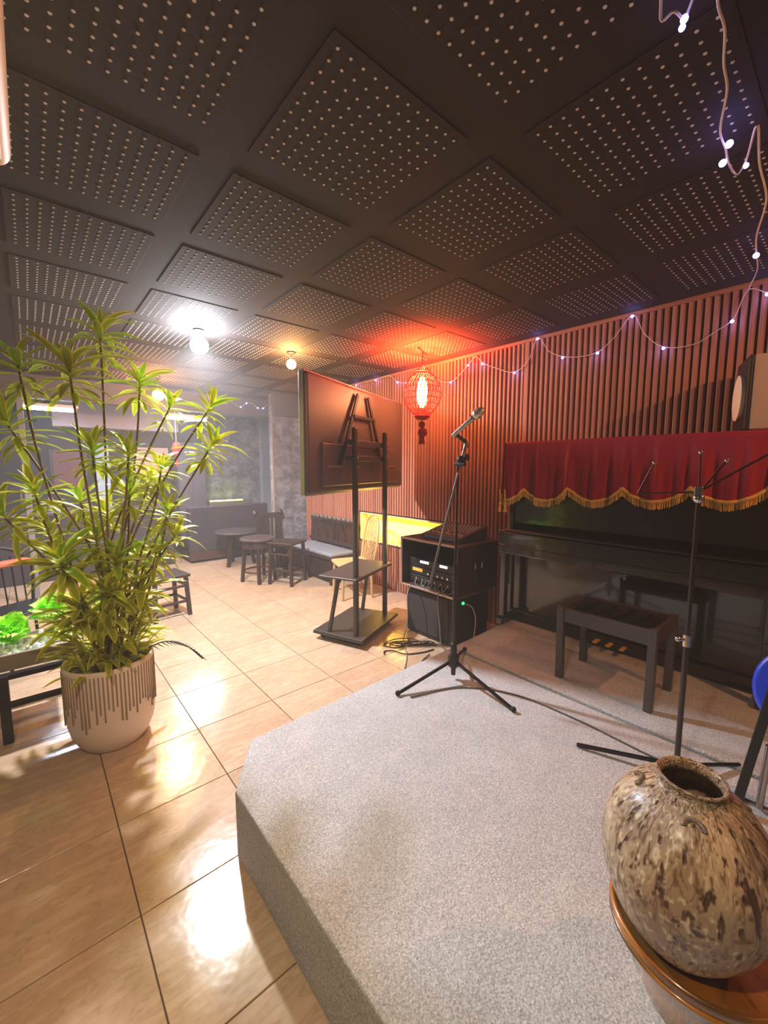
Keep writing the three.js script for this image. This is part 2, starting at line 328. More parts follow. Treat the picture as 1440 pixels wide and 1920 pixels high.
{ // velvet cover
  const c = thing('piano_cover', 'dark red velvet piano cover with scalloped gold fringe', 'cloth', [0, 0, 0]);
  const velvet = phy({ color: 0x900030, roughness: 0.75, sheen: 1, sheenColor: new THREE.Color(0.95, 0.05, 0.2), sheenRoughness: 0.45 });
  const zA = -2.03, zB = -0.16, cusp = [-2.2, -1.828, -1.456, -1.08, -0.693, -0.33, 0.04];
  const topY = 1.852, fold = (z) => 0.013 * Math.sin(z * 31) + 0.011 * Math.sin(z * 53 + 1) + 0.007 * Math.sin(z * 97 + 2);
  const bottom = (z) => {
    let i = 0; while (i < cusp.length - 2 && z > cusp[i + 1]) i++;
    const t = clamp((z - cusp[i]) / (cusp[i + 1] - cusp[i]), 0, 1), rise = (z + 1.8) * 0.05;
    return 1.465 + rise - 0.095 * Math.pow(Math.sin(PI * t), 0.75);
  };
  const nz = 220, prof = 26, pos = [], idx = [], uv = [];
  for (let i = 0; i <= nz; i++) {
    const z = lerp(zA, zB, i / nz), yb = bottom(z);
    for (let j = 0; j <= prof; j++) {
      let x, y; const t = j / prof;
      if (t < 0.25) { x = lerp(3.56, 3.15, t / 0.25); y = topY + 0.002 * Math.sin(z * 20); }
      else if (t < 0.35) { const a = (t - 0.25) / 0.1 * PI / 2; x = 3.15 - 0.022 * Math.sin(a); y = topY - 0.022 + 0.022 * Math.cos(a); }
      else { const s = (t - 0.35) / 0.65; y = lerp(topY - 0.022, yb, s); x = 3.128 + fold(z) * Math.min(1, s * 1.6) - 0.012 * s; }
      pos.push(x, y, z); uv.push(z, y);
    }
  }
  for (let i = 0; i < nz; i++) for (let j = 0; j < prof; j++) { const a = i * (prof + 1) + j, b = a + prof + 1; idx.push(a, a + 1, b, b, a + 1, b + 1); }
  const surf = (P, I, U) => { const g = new THREE.BufferGeometry(); g.setAttribute('position', new THREE.Float32BufferAttribute(P, 3)); g.setAttribute('uv', new THREE.Float32BufferAttribute(U, 2)); g.setIndex(I); g.computeVertexNormals(); return g; };
  const vm = velvet; vm.side = THREE.DoubleSide;
  mesh('cloth', surf(pos, idx, uv), vm, c);
  // side drop at the left end
  { const P = [], I = [], U = [], nx = 40, ny = 14;
    for (let i = 0; i <= nx; i++) for (let j = 0; j <= ny; j++) { const x = lerp(3.12, 3.56, i / nx), s = j / ny, yb = 1.42 - 0.06 * Math.sin(PI * i / nx); P.push(x, lerp(topY, yb, s), zA - 0.004 - 0.012 * s + 0.008 * Math.sin(x * 60) * s); U.push(x, s); }
    for (let i = 0; i < nx; i++) for (let j = 0; j < ny; j++) { const a = i * (ny + 1) + j, b = a + ny + 1; I.push(a, a + 1, b, b, a + 1, b + 1); }
    mesh('side_drop', surf(P, I, U), vm, c); }
  // fringe: braid and hanging threads
  const braid = [], threads = [];
  for (let i = 0; i <= 300; i++) { const z = lerp(zA, zB, i / 300); braid.push([3.116 + fold(z), bottom(z), z]); }
  mesh('braid', tube(braid, 0.011, 400, 6), M.gold, c);
  for (let z = zA; z < zB; z += 0.0065) { const x = 3.114 + fold(z), y = bottom(z), l = rr(0.048, 0.058); threads.push(bar([x + rr(-0.004, 0.004), y, z], [x + rr(-0.006, 0.006), y - l, z + rr(-0.004, 0.004)], 0.0022, 5, 0.0038)); }
  for (let x = 3.12; x < 3.56; x += 0.007) { const y = 1.42 - 0.06 * Math.sin(PI * (x - 3.12) / 0.44); threads.push(bar([x, y, zA - 0.02], [x, y - 0.05, zA - 0.022], 0.0022, 5, 0.0038)); }
  userData(mesh('fringe', threads, M.gold, c), undefined, undefined, undefined, 'stuff');
  const tas = [];
  for (const dz of [-0.03, 0.02]) { tas.push(bar([3.11, 1.45, zA + dz], [3.11, 1.33, zA + dz + 0.01], 0.006, 8)); tas.push(sp(0.014, 3.11, 1.33, zA + dz + 0.01, 12)); tas.push(cy(0.008, 0.018, 0.07, 3.11, 1.29, zA + dz + 0.01, 12)); }
  mesh('corner_tassel', tas, M.gold, c);
}
{ // loudspeaker on the piano
  const s = thing('loudspeaker', 'pale box loudspeaker with cream cone standing on the piano', 'speaker', [3.36, 1.855, -0.35], 0.31);
  const ln = std(0xa79b93, 0.7);
  // local -z is the baffle side
  mesh('cabinet', rb(0.34, 0.42, 0.36, 0, 0.21, 0.02, 0.008), ln, s);
  mesh('baffle', rb(0.34, 0.42, 0.02, 0, 0.21, -0.172, 0.006), M.blackPlastic, s);
  mesh('cone', new THREE.CylinderGeometry(0.13, 0.135, 0.02, 40).rotateX(PI / 2).translate(0, 0.2, -0.19), std(0xf3e8c8, 0.6), s);
  mesh('handle_slot', rb(0.012, 0.14, 0.03, -0.17, 0.24, 0.12, 0.004), M.blackPlastic, s);
}
{ // piano bench
  const b = thing('piano_bench', 'dark wooden piano bench with open seat frame before the piano', 'bench', [2.67, ST, -0.92]);
  const wood = std(0x4a403d, 0.4), lz = 0.255, lx = 0.175, H = 0.47;
  for (const sx of [-1, 1]) for (const sz of [-1, 1]) mesh('leg', beam([sx * (lx - 0.004), 0, sz * (lz - 0.004)], [sx * lx, H, sz * lz], 0.042, 0.042, 0.004), wood, b);
  mesh('apron', rb(0.022, 0.09, 2 * lz, -lx, H - 0.05, 0), wood, b); mesh('apron', rb(0.022, 0.09, 2 * lz, lx, H - 0.05, 0), wood, b);
  mesh('apron', rb(2 * lx, 0.09, 0.022, 0, H - 0.05, -lz), wood, b); mesh('apron', rb(2 * lx, 0.09, 0.022, 0, H - 0.05, lz), wood, b);
  mesh('seat_board', rb(2 * lx - 0.02, 0.012, 2 * lz - 0.02, 0, H - 0.05, 0), M.blackPaint, b);
  const lift = []; for (let k = 0; k < 4; k++) lift.push(beam([-0.12, H - 0.035, -0.2 + k * 0.1], [0.12, H - 0.02, -0.14 + k * 0.1], 0.02, 0.012));
  mesh('lift_bars', lift, M.blackMetal, b);
}
// ---------------------------------------------------------------- microphone stand
{
  const s = thing('microphone_stand', 'black tripod microphone stand with angled boom at the stage edge', 'mic stand', [1.96, ST, -1.6]);
  mesh('pole', [bar([0, 0.06, 0], [0, 0.75, 0], 0.012, 14), bar([0, 0.75, 0], [0.01, 1.36, 0.0], 0.008, 12)], std(0x3f3a36, 0.35, 0.7), s);
  mesh('hub', lathe([[0, 0.03], [0.014, 0.03], [0.016, 0.075], [0.034, 0.09], [0.036, 0.15], [0.02, 0.17], [0.02, 0.23], [0.0135, 0.24], [0, 0.24]], 20), M.blackPlastic, s);
  for (const [x, z] of [[-0.4, -0.085], [-0.03, 0.45], [0.37, -0.2]]) {
    const l = mesh('leg', beam([x * 0.06, 0.12, z * 0.06], [x, 0.014, z], 0.018, 0.016), M.blackMetal, s);
    mesh('rubber_foot', new THREE.SphereGeometry(0.016, 12, 8).translate(x, 0.0165, z), M.rubber, l);
  }
  const B0 = [-0.12, 0.62, -0.10], B1 = [0.02, 1.4, 0.02], B2 = [0.045, 1.5, 0.03];
  mesh('clutch', [sp(0.026, 0.015, 1.385, 0.015, 14), bar([0.012, 1.36, -0.02], [0.012, 1.36, 0.05], 0.014, 12)], M.blackPlastic, s);
  mesh('boom', bar(B0, B2, 0.0075, 12), M.steel, s);
  mesh('knob', sp(0.022, 0.06, 1.40, 0.02, 12), std(0x3a1616, 0.5), s); mesh('thread_adapter', cy(0.012, 0.012, 0.03, 0.045, 1.47, 0.03), M.chrome, s);
  mesh('clip', bar([0.04, 1.49, 0.03], [-0.03, 1.54, 0.0], 0.012, 10), M.blackPlastic, s);
}
{
  const m = thing('microphone', 'silver handheld microphone clipped on top of the boom stand', 'microphone', [0, 0, 0]);
  const a = V(1.915, 1.825, -1.6), b = V(1.955, 1.955, -1.435), q = new THREE.Quaternion().setFromUnitVectors(V(0, 1, 0), b.clone().sub(a).normalize());
  m.position.copy(a); m.quaternion.copy(q);
  mesh('body', lathe([[0, 0], [0.011, 0], [0.0125, 0.01], [0.0155, 0.15], [0.018, 0.165], [0, 0.165]], 20), std(0xcfc6ba, 0.4, 0.5), m);
  mesh('grille', lathe([[0.012, 0.162], [0.024, 0.17], [0.0275, 0.185], [0.0275, 0.2], [0.022, 0.222], [0.011, 0.235], [0, 0.237]], 24), std(0xe0d6c8, 0.45, 0.6), m);
  mesh('ring', new THREE.TorusGeometry(0.027, 0.003, 8, 24).rotateX(PI / 2).translate(0, 0.19, 0), M.chrome, m);
}
// ---------------------------------------------------------------- music stand at the right
{
  const s = thing('music_stand', 'thin folding music stand with bare wire arms before the piano', 'music stand', [2.04, ST, -0.425]);
  mesh('pole', [bar([0, 0.05, 0], [0, 0.62, 0], 0.011, 14), bar([0, 0.62, 0], [0, 1.21, 0], 0.0085, 14)], std(0x4b4642, 0.35, 0.7), s);
  mesh('collar', [cy(0.016, 0.016, 0.05, 0, 0.62, 0), bar([0, 0.62, 0], [-0.035, 0.63, -0.02], 0.006, 8), sp(0.012, -0.04, 0.63, -0.022, 10)], M.chrome, s);
  for (const [x, z] of [[-0.13, -0.37], [0.29, 0.17], [-0.27, 0.2]]) mesh('leg', beam([x * 0.05, 0.055, z * 0.05], [x, 0.012, z], 0.018, 0.014), M.blackMetal, s);
  mesh('hub', cy(0.016, 0.022, 0.05, 0, 0.055, 0), M.blackPlastic, s);
  mesh('tilt_joint', [sp(0.022, 0, 1.215, 0, 12), rb(0.03, 0.06, 0.03, 0, 1.235, 0)], M.chrome, s);
  const arms = [[[0, 1.24, 0], [0.02, 1.366, 0.075]], [[0, 1.24, 0], [0.02, 1.4, -0.01]], [[0, 1.25, 0.01], [0.02, 1.4, 0.21]], [[0, 1.225, -0.22], [0.02, 1.36, -0.17]], [[0, 1.225, -0.22], [0, 1.24, 0]]];
  for (const [a, b] of arms) { const w = mesh('wire_arm', bar(a, b, 0.004, 8), std(0x5c3a36, 0.35, 0.7), s); mesh('arm_tip', sp(0.008, ...b, 10), M.chrome, w); }
}
// ---------------------------------------------------------------- chair at the right edge
{
  const c = thing('folding_chair', 'black folding chair with blue rounded seat at the right edge', 'chair', [2.06, ST + 0.012, -0.02], 0);
  const blue = phy({ color: 0x1d3fd0, roughness: 0.35, clearcoat: 0.6 });
  mesh('seat', lathe([[0, -0.02], [0.17, -0.016], [0.188, 0], [0.188, 0.012], [0.17, 0.028], [0, 0.032]], 40).rotateZ(1.35).translate(0.14, 0.46, -0.02), blue, c);
  mesh('leg', beam([-0.05, 0.0, -0.2], [-0.02, 0.6, -0.12], 0.035, 0.03), M.blackPaint, c);
  mesh('leg', beam([-0.02, 0.0, 0.16], [0.02, 0.6, 0.08], 0.035, 0.03), M.blackPaint, c);
  mesh('support_tube', bar([0.02, 0.0, -0.14], [0.03, 0.26, -0.13], 0.012, 12), M.steel, c);
  mesh('support_tube', bar([0.06, 0.0, -0.09], [0.07, 0.26, -0.08], 0.012, 12), M.steel, c);
  mesh('cross_bar', bar([0.0, 0.28, -0.12], [0.1, 0.3, 0.1], 0.012, 12), M.blackMetal, c);
}
// ---------------------------------------------------------------- vase on its pedestal
{
  const AX = 1.105, AZ = -0.2, vb = 0.525;
  const vaseTex = tex(1024, 512, (u, v) => {
    const big = fbm(u, v, 4, 3, 201, 4), mid = fbm(u, v, 14, 9, 202, 4), streak = fbm(u, v, 26, 8, 203, 4), pit = fbm(u + 0.01 * mid, v + 0.02 * streak, 64, 40, 204, 3), pit2 = fbm(u, v, 120, 80, 205, 2);
    let c = mix3([0.66, 0.56, 0.43], [0.90, 0.82, 0.68], clamp(mid * 1.5 - 0.28, 0, 1));
    c = mix3(c, [0.64, 0.42, 0.24], clamp((big - 0.52) * 2.6, 0, 0.6));
    c = mix3(c, [0.47, 0.42, 0.36], clamp((fbm(u, v, 3, 4, 211, 3) - 0.56) * 4, 0, 0.6));
    const crack = Math.pow(clamp(1 - Math.abs(streak - 0.5) * 22, 0, 1), 2) * clamp(fbm(u, v, 7, 5, 212, 2) * 3 - 1.3, 0, 1);
    c = mix3(c, [0.25, 0.15, 0.09], crack * 0.7);
    const fl = fbm(u, v, 9, 6, 213, 2);
    c = mix3(c, [0.23, 0.14, 0.09], clamp((pit - 0.66 + 0.14 * (fl - 0.5)) * 9, 0, 0.8));
    c = mix3(c, [0.34, 0.23, 0.15], clamp((pit2 - 0.62) * 4, 0, 0.6)); c = mix3(c, [0.95, 0.9, 0.8], clamp((0.34 - pit2) * 4, 0, 0.5));
    return c;
  });
  const vaseBump = tex(1024, 512, (u, v) => { const mid = fbm(u, v, 14, 9, 202, 4), streak = fbm(u, v, 26, 8, 203, 4), pit = fbm(u + 0.01 * mid, v + 0.02 * streak, 64, 40, 204, 3), pit2 = fbm(u, v, 120, 80, 205, 2); return [0.3 + 0.3 * mid + 0.25 * (1 - pit2) - 0.2 * Math.pow(clamp(1 - Math.abs(streak - 0.5) * 22, 0, 1), 2) - clamp((pit - 0.64) * 2.5, 0, 0.35)]; }, false);
  const vm = phy({ color: 0xffffff, roughness: 0.45, map: vaseTex, bumpMap: vaseBump, bumpScale: 0.010, clearcoat: 0.3, clearcoatRoughness: 0.25 });
  const v = thing('ceramic_vase', 'large rough glazed tan and rust ceramic vase at the stage front', 'vase', [AX, vb, AZ]);
  const prof = [[0, 0], [0.075, 0], [0.09, 0.008], [0.12, 0.045], [0.15, 0.1], [0.168, 0.155], [0.175, 0.205], [0.17, 0.255], [0.155, 0.3], [0.13, 0.34], [0.1, 0.368], [0.075, 0.383], [0.066, 0.392], [0.065, 0.401], [0.069, 0.407], [0.067, 0.411], [0.062, 0.41], [0.058, 0.402], [0.06, 0.385], [0.09, 0.36], [0.14, 0.31], [0.16, 0.24], [0.155, 0.16], [0.11, 0.06], [0, 0.03]];
  const curve = new THREE.SplineCurve(prof.map((p) => new THREE.Vector2(Math.max(0, p[0]), p[1]))).getPoints(110).map((p) => new THREE.Vector2(Math.max(0, p.x), p.y));
  const g = new THREE.LatheGeometry(curve, 96), P = g.attributes.position;
  for (let i = 0; i < P.count; i++) {           // hand-thrown unevenness
    const x = P.getX(i), y = P.getY(i), z = P.getZ(i), a = Math.atan2(z, x), k = 1 + 0.012 * Math.sin(a * 2 + y * 9) + 0.006 * Math.sin(a * 5 - y * 22);
    P.setXYZ(i, x * k, y, z * k);
  }
  g.computeVertexNormals();
  mesh('body', g, vm, v);
  const lugs = [];
  for (const a of [0.3, 1.9, 3.5, 5.0]) lugs.push(new THREE.TorusGeometry(0.018, 0.006, 8, 14, PI).rotateX(-0.9).translate(0, 0.362, 0.108).rotateY(a));
  mesh('shoulder_lug', lugs, vm, v);
  const pedTex = tex(512, 256, (u, w) => { const n = fbm(u, w, 8, 3, 221, 4), s = vn(u * 120, w * 60, 120, 60, 222); let c = mix3([0.36, 0.19, 0.03], [0.74, 0.48, 0.09], clamp(n * 1.8 - 0.4, 0, 1)); if (s > 0.8) c = mix3(c, [0.22, 0.11, 0.03], (s - 0.8) * 3); c = mix3(c, [0.24, 0.22, 0.08], clamp((fbm(u, w, 5, 2, 230, 3) - 0.58) * 4, 0, 0.6)); return c; });
  const pm = phy({ color: 0xffffff, map: pedTex, roughness: 0.3, clearcoat: 0.9, clearcoatRoughness: 0.08 });
  const ped = thing('ceramic_pedestal', 'amber glazed ceramic bowl pedestal carrying the vase', 'pedestal', [1.165, ST, -0.178]);
  mesh('bowl', lathe([[0, 0], [0.09, 0], [0.098, 0.012], [0.112, 0.06], [0.14, 0.12], [0.168, 0.175], [0.183, 0.21], [0.187, 0.224], [0.183, 0.233], [0.176, 0.23], [0.168, 0.222], [0, 0.221]], 80), pm, ped);
  mesh('rim_ring', new THREE.TorusGeometry(0.18, 0.006, 8, 80).rotateX(PI / 2).translate(0, 0.199, 0), pm, ped);
}
// ---------------------------------------------------------------- sound rack
{
  const s = thing('subwoofer', 'black carpeted subwoofer cabinet on the floor under the rack', 'speaker', [3.08, 0, -2.61]);
  const felt = std(0x2b2624, 0.85);
  mesh('cabinet', rb(0.54, 0.47, 0.58, 0, 0.245, 0, 0.012), felt, s);
  for (const sx of [-1, 1]) for (const sz of [-1, 1]) mesh('foot', cy(0.02, 0.02, 0.012, sx * 0.22, 0.006, sz * 0.24), M.rubber, s);
  mesh('grille', rb(0.012, 0.4, 0.5, -0.274, 0.245, 0, 0.004), std(0x332d2b, 0.8), s);
  mesh('power_lamp', cy(0.014, 0.014, 0.01, 0, 0, 0, 14).rotateX(PI / 2).translate(-0.12, 0.39, 0.294), std(0x33ff77, 0.4, 0, { emissive: 0x2cff7a, emissiveIntensity: 2.5 }), s);
}
{
  const r = thing('equipment_rack', 'open flight case rack of audio units on the subwoofer', 'rack', [3.06, 0.484, -2.575]);
  const W = 0.62, H = 0.48, D = 0.69, felt = std(0x2a2422, 0.8), alu = std(0xc9b3a4, 0.35, 0.9), t = 0.016;
  // open face towards -x
  mesh('case', [rb(W, t, D, 0, t / 2, 0), rb(W, t, D, 0, H - t / 2, 0), rb(W, H, t, 0, H / 2, -D / 2 + t / 2), rb(W, H, t, 0, H / 2, D / 2 - t / 2), rb(t, H, D, W / 2 - t / 2, H / 2, 0)], felt, r);
  const e = [], q = 0.02;
  for (const y of [q / 2, H - q / 2]) { e.push(rb(q, q, D + 0.01, -W / 2, y, 0, 0.003)); for (const z of [-D / 2, D / 2]) e.push(rb(W, q, q, 0, y, z, 0.003)); }
  for (const z of [-D / 2, D / 2]) e.push(rb(q, H, q, -W / 2, H / 2, z, 0.003));
  mesh('edge_trim', e, alu, r);
  const unit = (name, y, h, mat) => mesh(name, rb(0.4, h, D - 0.09, -0.04, y, 0, 0.005), mat, r);
  const faceX = -0.245;
  const u1 = unit('receiver', 0.235, 0.075, M.blackPlastic);
  mesh('display', rb(0.004, 0.022, 0.11, faceX, 0.25, -0.1, 0.001), std(0xffffff, 0.3, 0, { emissive: 0xe8f6ff, emissiveIntensity: 2 }), u1);
  mesh('display', rb(0.004, 0.022, 0.09, faceX, 0.25, 0.14, 0.001), std(0xffffff, 0.3, 0, { emissive: 0xe8f6ff, emissiveIntensity: 2 }), u1);
  const u2 = unit('amplifier', 0.155, 0.07, std(0x2b3236, 0.4, 0.4));
  mesh('display', rb(0.004, 0.03, 0.13, faceX, 0.165, -0.19, 0.001), std(0xff9a3c, 0.3, 0, { emissive: 0xff8a2a, emissiveIntensity: 0.8 }), u2);
  for (let k = 0; k < 5; k++) mesh('knob', new THREE.CylinderGeometry(0.011, 0.013, 0.018, 12).rotateZ(PI / 2).translate(faceX - 0.006, 0.15, -0.04 + k * 0.06), M.chrome, u2);
  const u3 = unit('mixer_unit', 0.075, 0.07, M.blackPlastic);
  for (let k = 0; k < 6; k++) mesh('socket', new THREE.CylinderGeometry(0.01, 0.01, 0.01, 10).rotateZ(PI / 2).translate(faceX - 0.003, 0.08, -0.2 + k * 0.08), M.steel, u3);
  const loops = [];
  for (let k = 0; k < 5; k++) { const z = -0.17 + k * 0.085; loops.push(tube([[faceX, 0.08, z], [faceX - 0.06, 0.07, z + 0.01], [faceX - 0.07, 0.03, z + 0.04], [faceX - 0.04, 0.03, z + 0.09], [faceX, 0.09, z + 0.11]], 0.005, 24, 6)); }
  mesh('patch_cables', loops, M.cableGrey, r);
  for (const x of [-0.04, 0.06]) mesh('latch', rb(0.03, 0.06, 0.012, x, H * 0.55, D / 2 + 0.004), M.chrome, r);
}
{
  const m = thing('mixing_console', 'compact mixing console sloping on top of the equipment rack', 'mixer', [3.04, 0.972, -2.5]);
  const body = new THREE.ExtrudeGeometry(new THREE.Shape([[-0.2, 0], [0.2, 0], [0.2, 0.11], [0.16, 0.11], [-0.2, 0.035]].map((p) => new THREE.Vector2(...p))), { depth: 0.46, bevelEnabled: true, bevelSize: 0.004, bevelThickness: 0.004, bevelSegments: 1 }).translate(0, 0, -0.23);
  mesh('body', body, std(0x2e2a2b, 0.5), m);
  const kn = [], fa = [], slope = (x) => 0.035 + (x + 0.2) * (0.075 / 0.36);
  for (let i = 0; i < 10; i++) for (let j = 0; j < 6; j++) { const x = -0.05 + j * 0.035, z = -0.2 + i * 0.044; kn.push(cy(0.006, 0.008, 0.016, x, slope(x) + 0.01, z, 8)); }
  for (let i = 0; i < 10; i++) { const x = -0.14 + 0.03 * ((i * 7) % 3) / 3, z = -0.2 + i * 0.044; fa.push(rb(0.02, 0.014, 0.012, x, slope(x) + 0.009, z, 0.002, 1)); }
  userData(mesh('knobs', kn, std(0xb7a8a0, 0.5), m), undefined, undefined, undefined, 'stuff');
  mesh('faders', fa, std(0xd8ccc4, 0.5), m);
  mesh('front_strip', rb(0.006, 0.02, 0.4, -0.204, 0.02, 0, 0.001), std(0x6a6aa0, 0.4), m);
}
// ---------------------------------------------------------------- television cart
{
  const c = thing('television_cart', 'dark steel mobile television cart with wheeled base and shelf', 'cart', [2.42, 0, -3.22], 0.4158);
  const st = std(0x423c36, 0.42, 0.35);
  const base = [[-0.4, 0.27], [0.4, 0.27], [0.37, -0.28], [-0.37, -0.28]];
  mesh('base_plate', slab(base, 0.035, 0.055, 0.008), st, c);
  for (const [x, z] of [[-0.32, 0.19], [0.32, 0.19], [-0.3, -0.21], [0.3, -0.21]]) {
    const w = mesh('caster', new THREE.CylinderGeometry(0.026, 0.026, 0.024, 18).rotateZ(PI / 2).translate(x, 0.027, z), M.rubber, c);
    mesh('fork', rb(0.04, 0.02, 0.04, x, 0.052, z), M.steel, w);
  }
  for (const s of [-1, 1]) {
    mesh('post', rb(0.055, 1.9, 0.04, s * 0.31, 1.04, 0.16, 0.012), st, c);
    mesh('strut', beam([s * 0.33, 0.09, -0.12], [s * 0.30, 0.62, -0.03], 0.036, 0.03), st, c);
  }
  mesh('shelf', [rb(0.78, 0.022, 0.4, 0, 0.63, 0.0, 0.01), rb(0.78, 0.03, 0.02, 0, 0.625, 0.2, 0.008)], st, c);
  mesh('mount_rail', rb(0.78, 0.05, 0.03, 0, 1.86, 0.12, 0.006), st, c); mesh('mount_rail', rb(0.78, 0.05, 0.03, 0, 1.72, 0.12, 0.006), st, c);
  for (const s of [-1, 1]) for (const y of [1.86, 1.72, 1.95, 1.64]) mesh('bolt', new THREE.CylinderGeometry(0.014, 0.014, 0.014, 10).rotateX(PI / 2).translate(s * 0.31, y, 0.187), M.chrome, c);
  mesh('mount_bracket', [beam([-0.46, 1.66, 0.1], [-0.1, 2.31, 0.08], 0.04, 0.016), beam([0.34, 1.7, 0.1], [0.1, 2.31, 0.08], 0.04, 0.016), rb(0.42, 0.035, 0.016, 0, 2.1, 0.095)], M.blackMetal, c);
}
{
  const t = thing('television', 'large flat television seen from behind, mounted on the cart', 'television', [2.42, 1.42, -3.22], 0.4158);
  const back = phy({ color: 0x5c4c46, roughness: 0.42, clearcoat: 0.5, clearcoatRoughness: 0.3 });
  const s = new THREE.Shape(), w = 0.94, h = 0.955, q = 0.04;
  s.moveTo(-w + q, 0); s.lineTo(w - q, 0); s.quadraticCurveTo(w, 0, w, q); s.lineTo(w, h - q); s.quadraticCurveTo(w, h, w - q, h); s.lineTo(-w + q, h); s.quadraticCurveTo(-w, h, -w, h - q); s.lineTo(-w, q); s.quadraticCurveTo(-w, 0, -w + q, 0);
  mesh('back_shell', new THREE.ExtrudeGeometry(s, { depth: 0.02, bevelEnabled: true, bevelSize: 0.03, bevelOffset: -0.03, bevelThickness: 0.02, bevelSegments: 3 }).translate(0.06, 0, 0.02), back, t);
  mesh('electronics_housing', rb(1.5, 0.36, 0.03, 0.06, 0.24, 0.065, 0.012), back, t);
  mesh('bezel', [rb(0.014, h, 0.04, -w + 0.06, h / 2, 0.015, 0.004), rb(0.014, h, 0.04, w + 0.06, h / 2, 0.015, 0.004), rb(2 * w, 0.016, 0.05, 0.06, h, 0.02, 0.004), rb(2 * w, 0.014, 0.04, 0.06, 0, 0.015, 0.004)], std(0xc0b4aa, 0.3, 0.85), t);
  mesh('screen', rb(2 * w - 0.03, h - 0.03, 0.006, 0.06, h / 2, -0.006, 0.002), phy({ color: 0x050505, roughness: 0.1, clearcoat: 1 }), t);
  mesh('vent_strip', [rb(0.24, 0.014, 0.01, -0.52, 0.23, 0.085, 0.003), rb(0.24, 0.014, 0.01, 0.62, 0.23, 0.085, 0.003)], std(0x8a7468, 0.4), t);
}
// ---------------------------------------------------------------- red lantern
{
  const l = thing('red_lantern', 'glowing red round lantern hanging from the ceiling by the slat wall', 'lantern', [3.12, 2.38, -3.02]);
  mesh('hook', [bar([0, 0.3, 0], [0, 0.435, 0], 0.006, 8), bar([-0.12, 0.43, 0.06], [0.12, 0.425, -0.06], 0.006, 8)], M.blackPaint, l);
  mesh('cap', [new THREE.TorusGeometry(0.07, 0.008, 8, 30).rotateX(PI / 2).translate(0, 0.235, 0), bar([-0.07, 0.235, 0], [0, 0.3, 0], 0.005, 6), bar([0.07, 0.235, 0], [0, 0.3, 0], 0.005, 6)], std(0xa01218, 0.5), l);
  const ribs = [], N = 30;
  const pr = (t) => 0.06 + 0.135 * Math.pow(Math.sin(PI * t), 0.8);
  for (let k = 0; k < N; k++) {
    const a = k / N * 2 * PI, pts = [];
    for (let i = 0; i <= 8; i++) { const t = i / 8, r = pr(t); pts.push([Math.cos(a + t * 0.35) * r, lerp(0.23, -0.21, t), Math.sin(a + t * 0.35) * r]); }
    ribs.push(tube(pts, 0.0048, 12, 5));
  }
  for (let i = 1; i < 8; i++) { const t = i / 8; ribs.push(new THREE.TorusGeometry(pr(t), 0.0035, 5, 36).rotateX(PI / 2).translate(0, lerp(0.23, -0.21, t), 0)); }
  mesh('lattice', ribs, std(0xd8101c, 0.4, 0, { emissive: 0xff1408, emissiveIntensity: 1.1 }), l);
  mesh('bulb', lathe([[0, -0.13], [0.03, -0.12], [0.05, -0.06], [0.055, 0.02], [0.045, 0.11], [0.025, 0.17], [0, 0.18]], 20), std(0xffffff, 0.4, 0, { emissive: 0xffc27a, emissiveIntensity: 40 }), l);
  mesh('base_cap', lathe([[0, -0.205], [0.075, -0.205], [0.08, -0.225], [0.05, -0.25], [0, -0.255]], 24), std(0xc0141c, 0.5), l);
  mesh('knot', [sp(0.035, 0, -0.3, 0, 14), sp(0.05, 0.01, -0.38, 0, 14), bar([0, -0.25, 0], [0, -0.42, 0], 0.005, 6)], std(0x9c1420, 0.6), l);
  const th = []; for (let k = 0; k < 26; k++) { const a = k / 26 * 2 * PI; th.push(bar([0.02 * Math.cos(a), -0.42, 0.02 * Math.sin(a)], [0.03 * Math.cos(a), -0.5, 0.03 * Math.sin(a)], 0.003, 5)); }
  userData(mesh('tassel', th, std(0x8e1520, 0.7), l), undefined, undefined, undefined, 'stuff');
  pointLight(0xff6a44, 0.8, [0, 0.02, 0], 3, l);
  const up = new THREE.SpotLight(0xff4a20, 85, 0, 1.28, 0.7); up.name = 'lantern_top_glow'; up.position.set(0, 0.06, 0); up.target.position.set(0, 1, 0); up.castShadow = true; up.shadow.radius = 3; l.add(up, up.target);   // through the open top
}
{
  const l = thing('red_lantern', 'tiny red paper lantern hanging far away by the dark cabinet', 'lantern', [1.66, 1.9, -6.55]);
  mesh('cord', bar([0, 0.1, 0], [0, 0.55, 0], 0.003, 6), M.wireWhite, l);
  mesh('shade', lathe([[0, 0.1], [0.03, 0.1], [0.055, 0.05], [0.06, 0], [0.05, -0.06], [0.025, -0.1], [0, -0.1]], 20), std(0xc83048, 0.6, 0, { emissive: 0xd02038, emissiveIntensity: 0.25 }), l);
  mesh('tassel', cy(0.006, 0.018, 0.14, 0, -0.17, 0, 10), std(0xb02a40, 0.7), l);
}
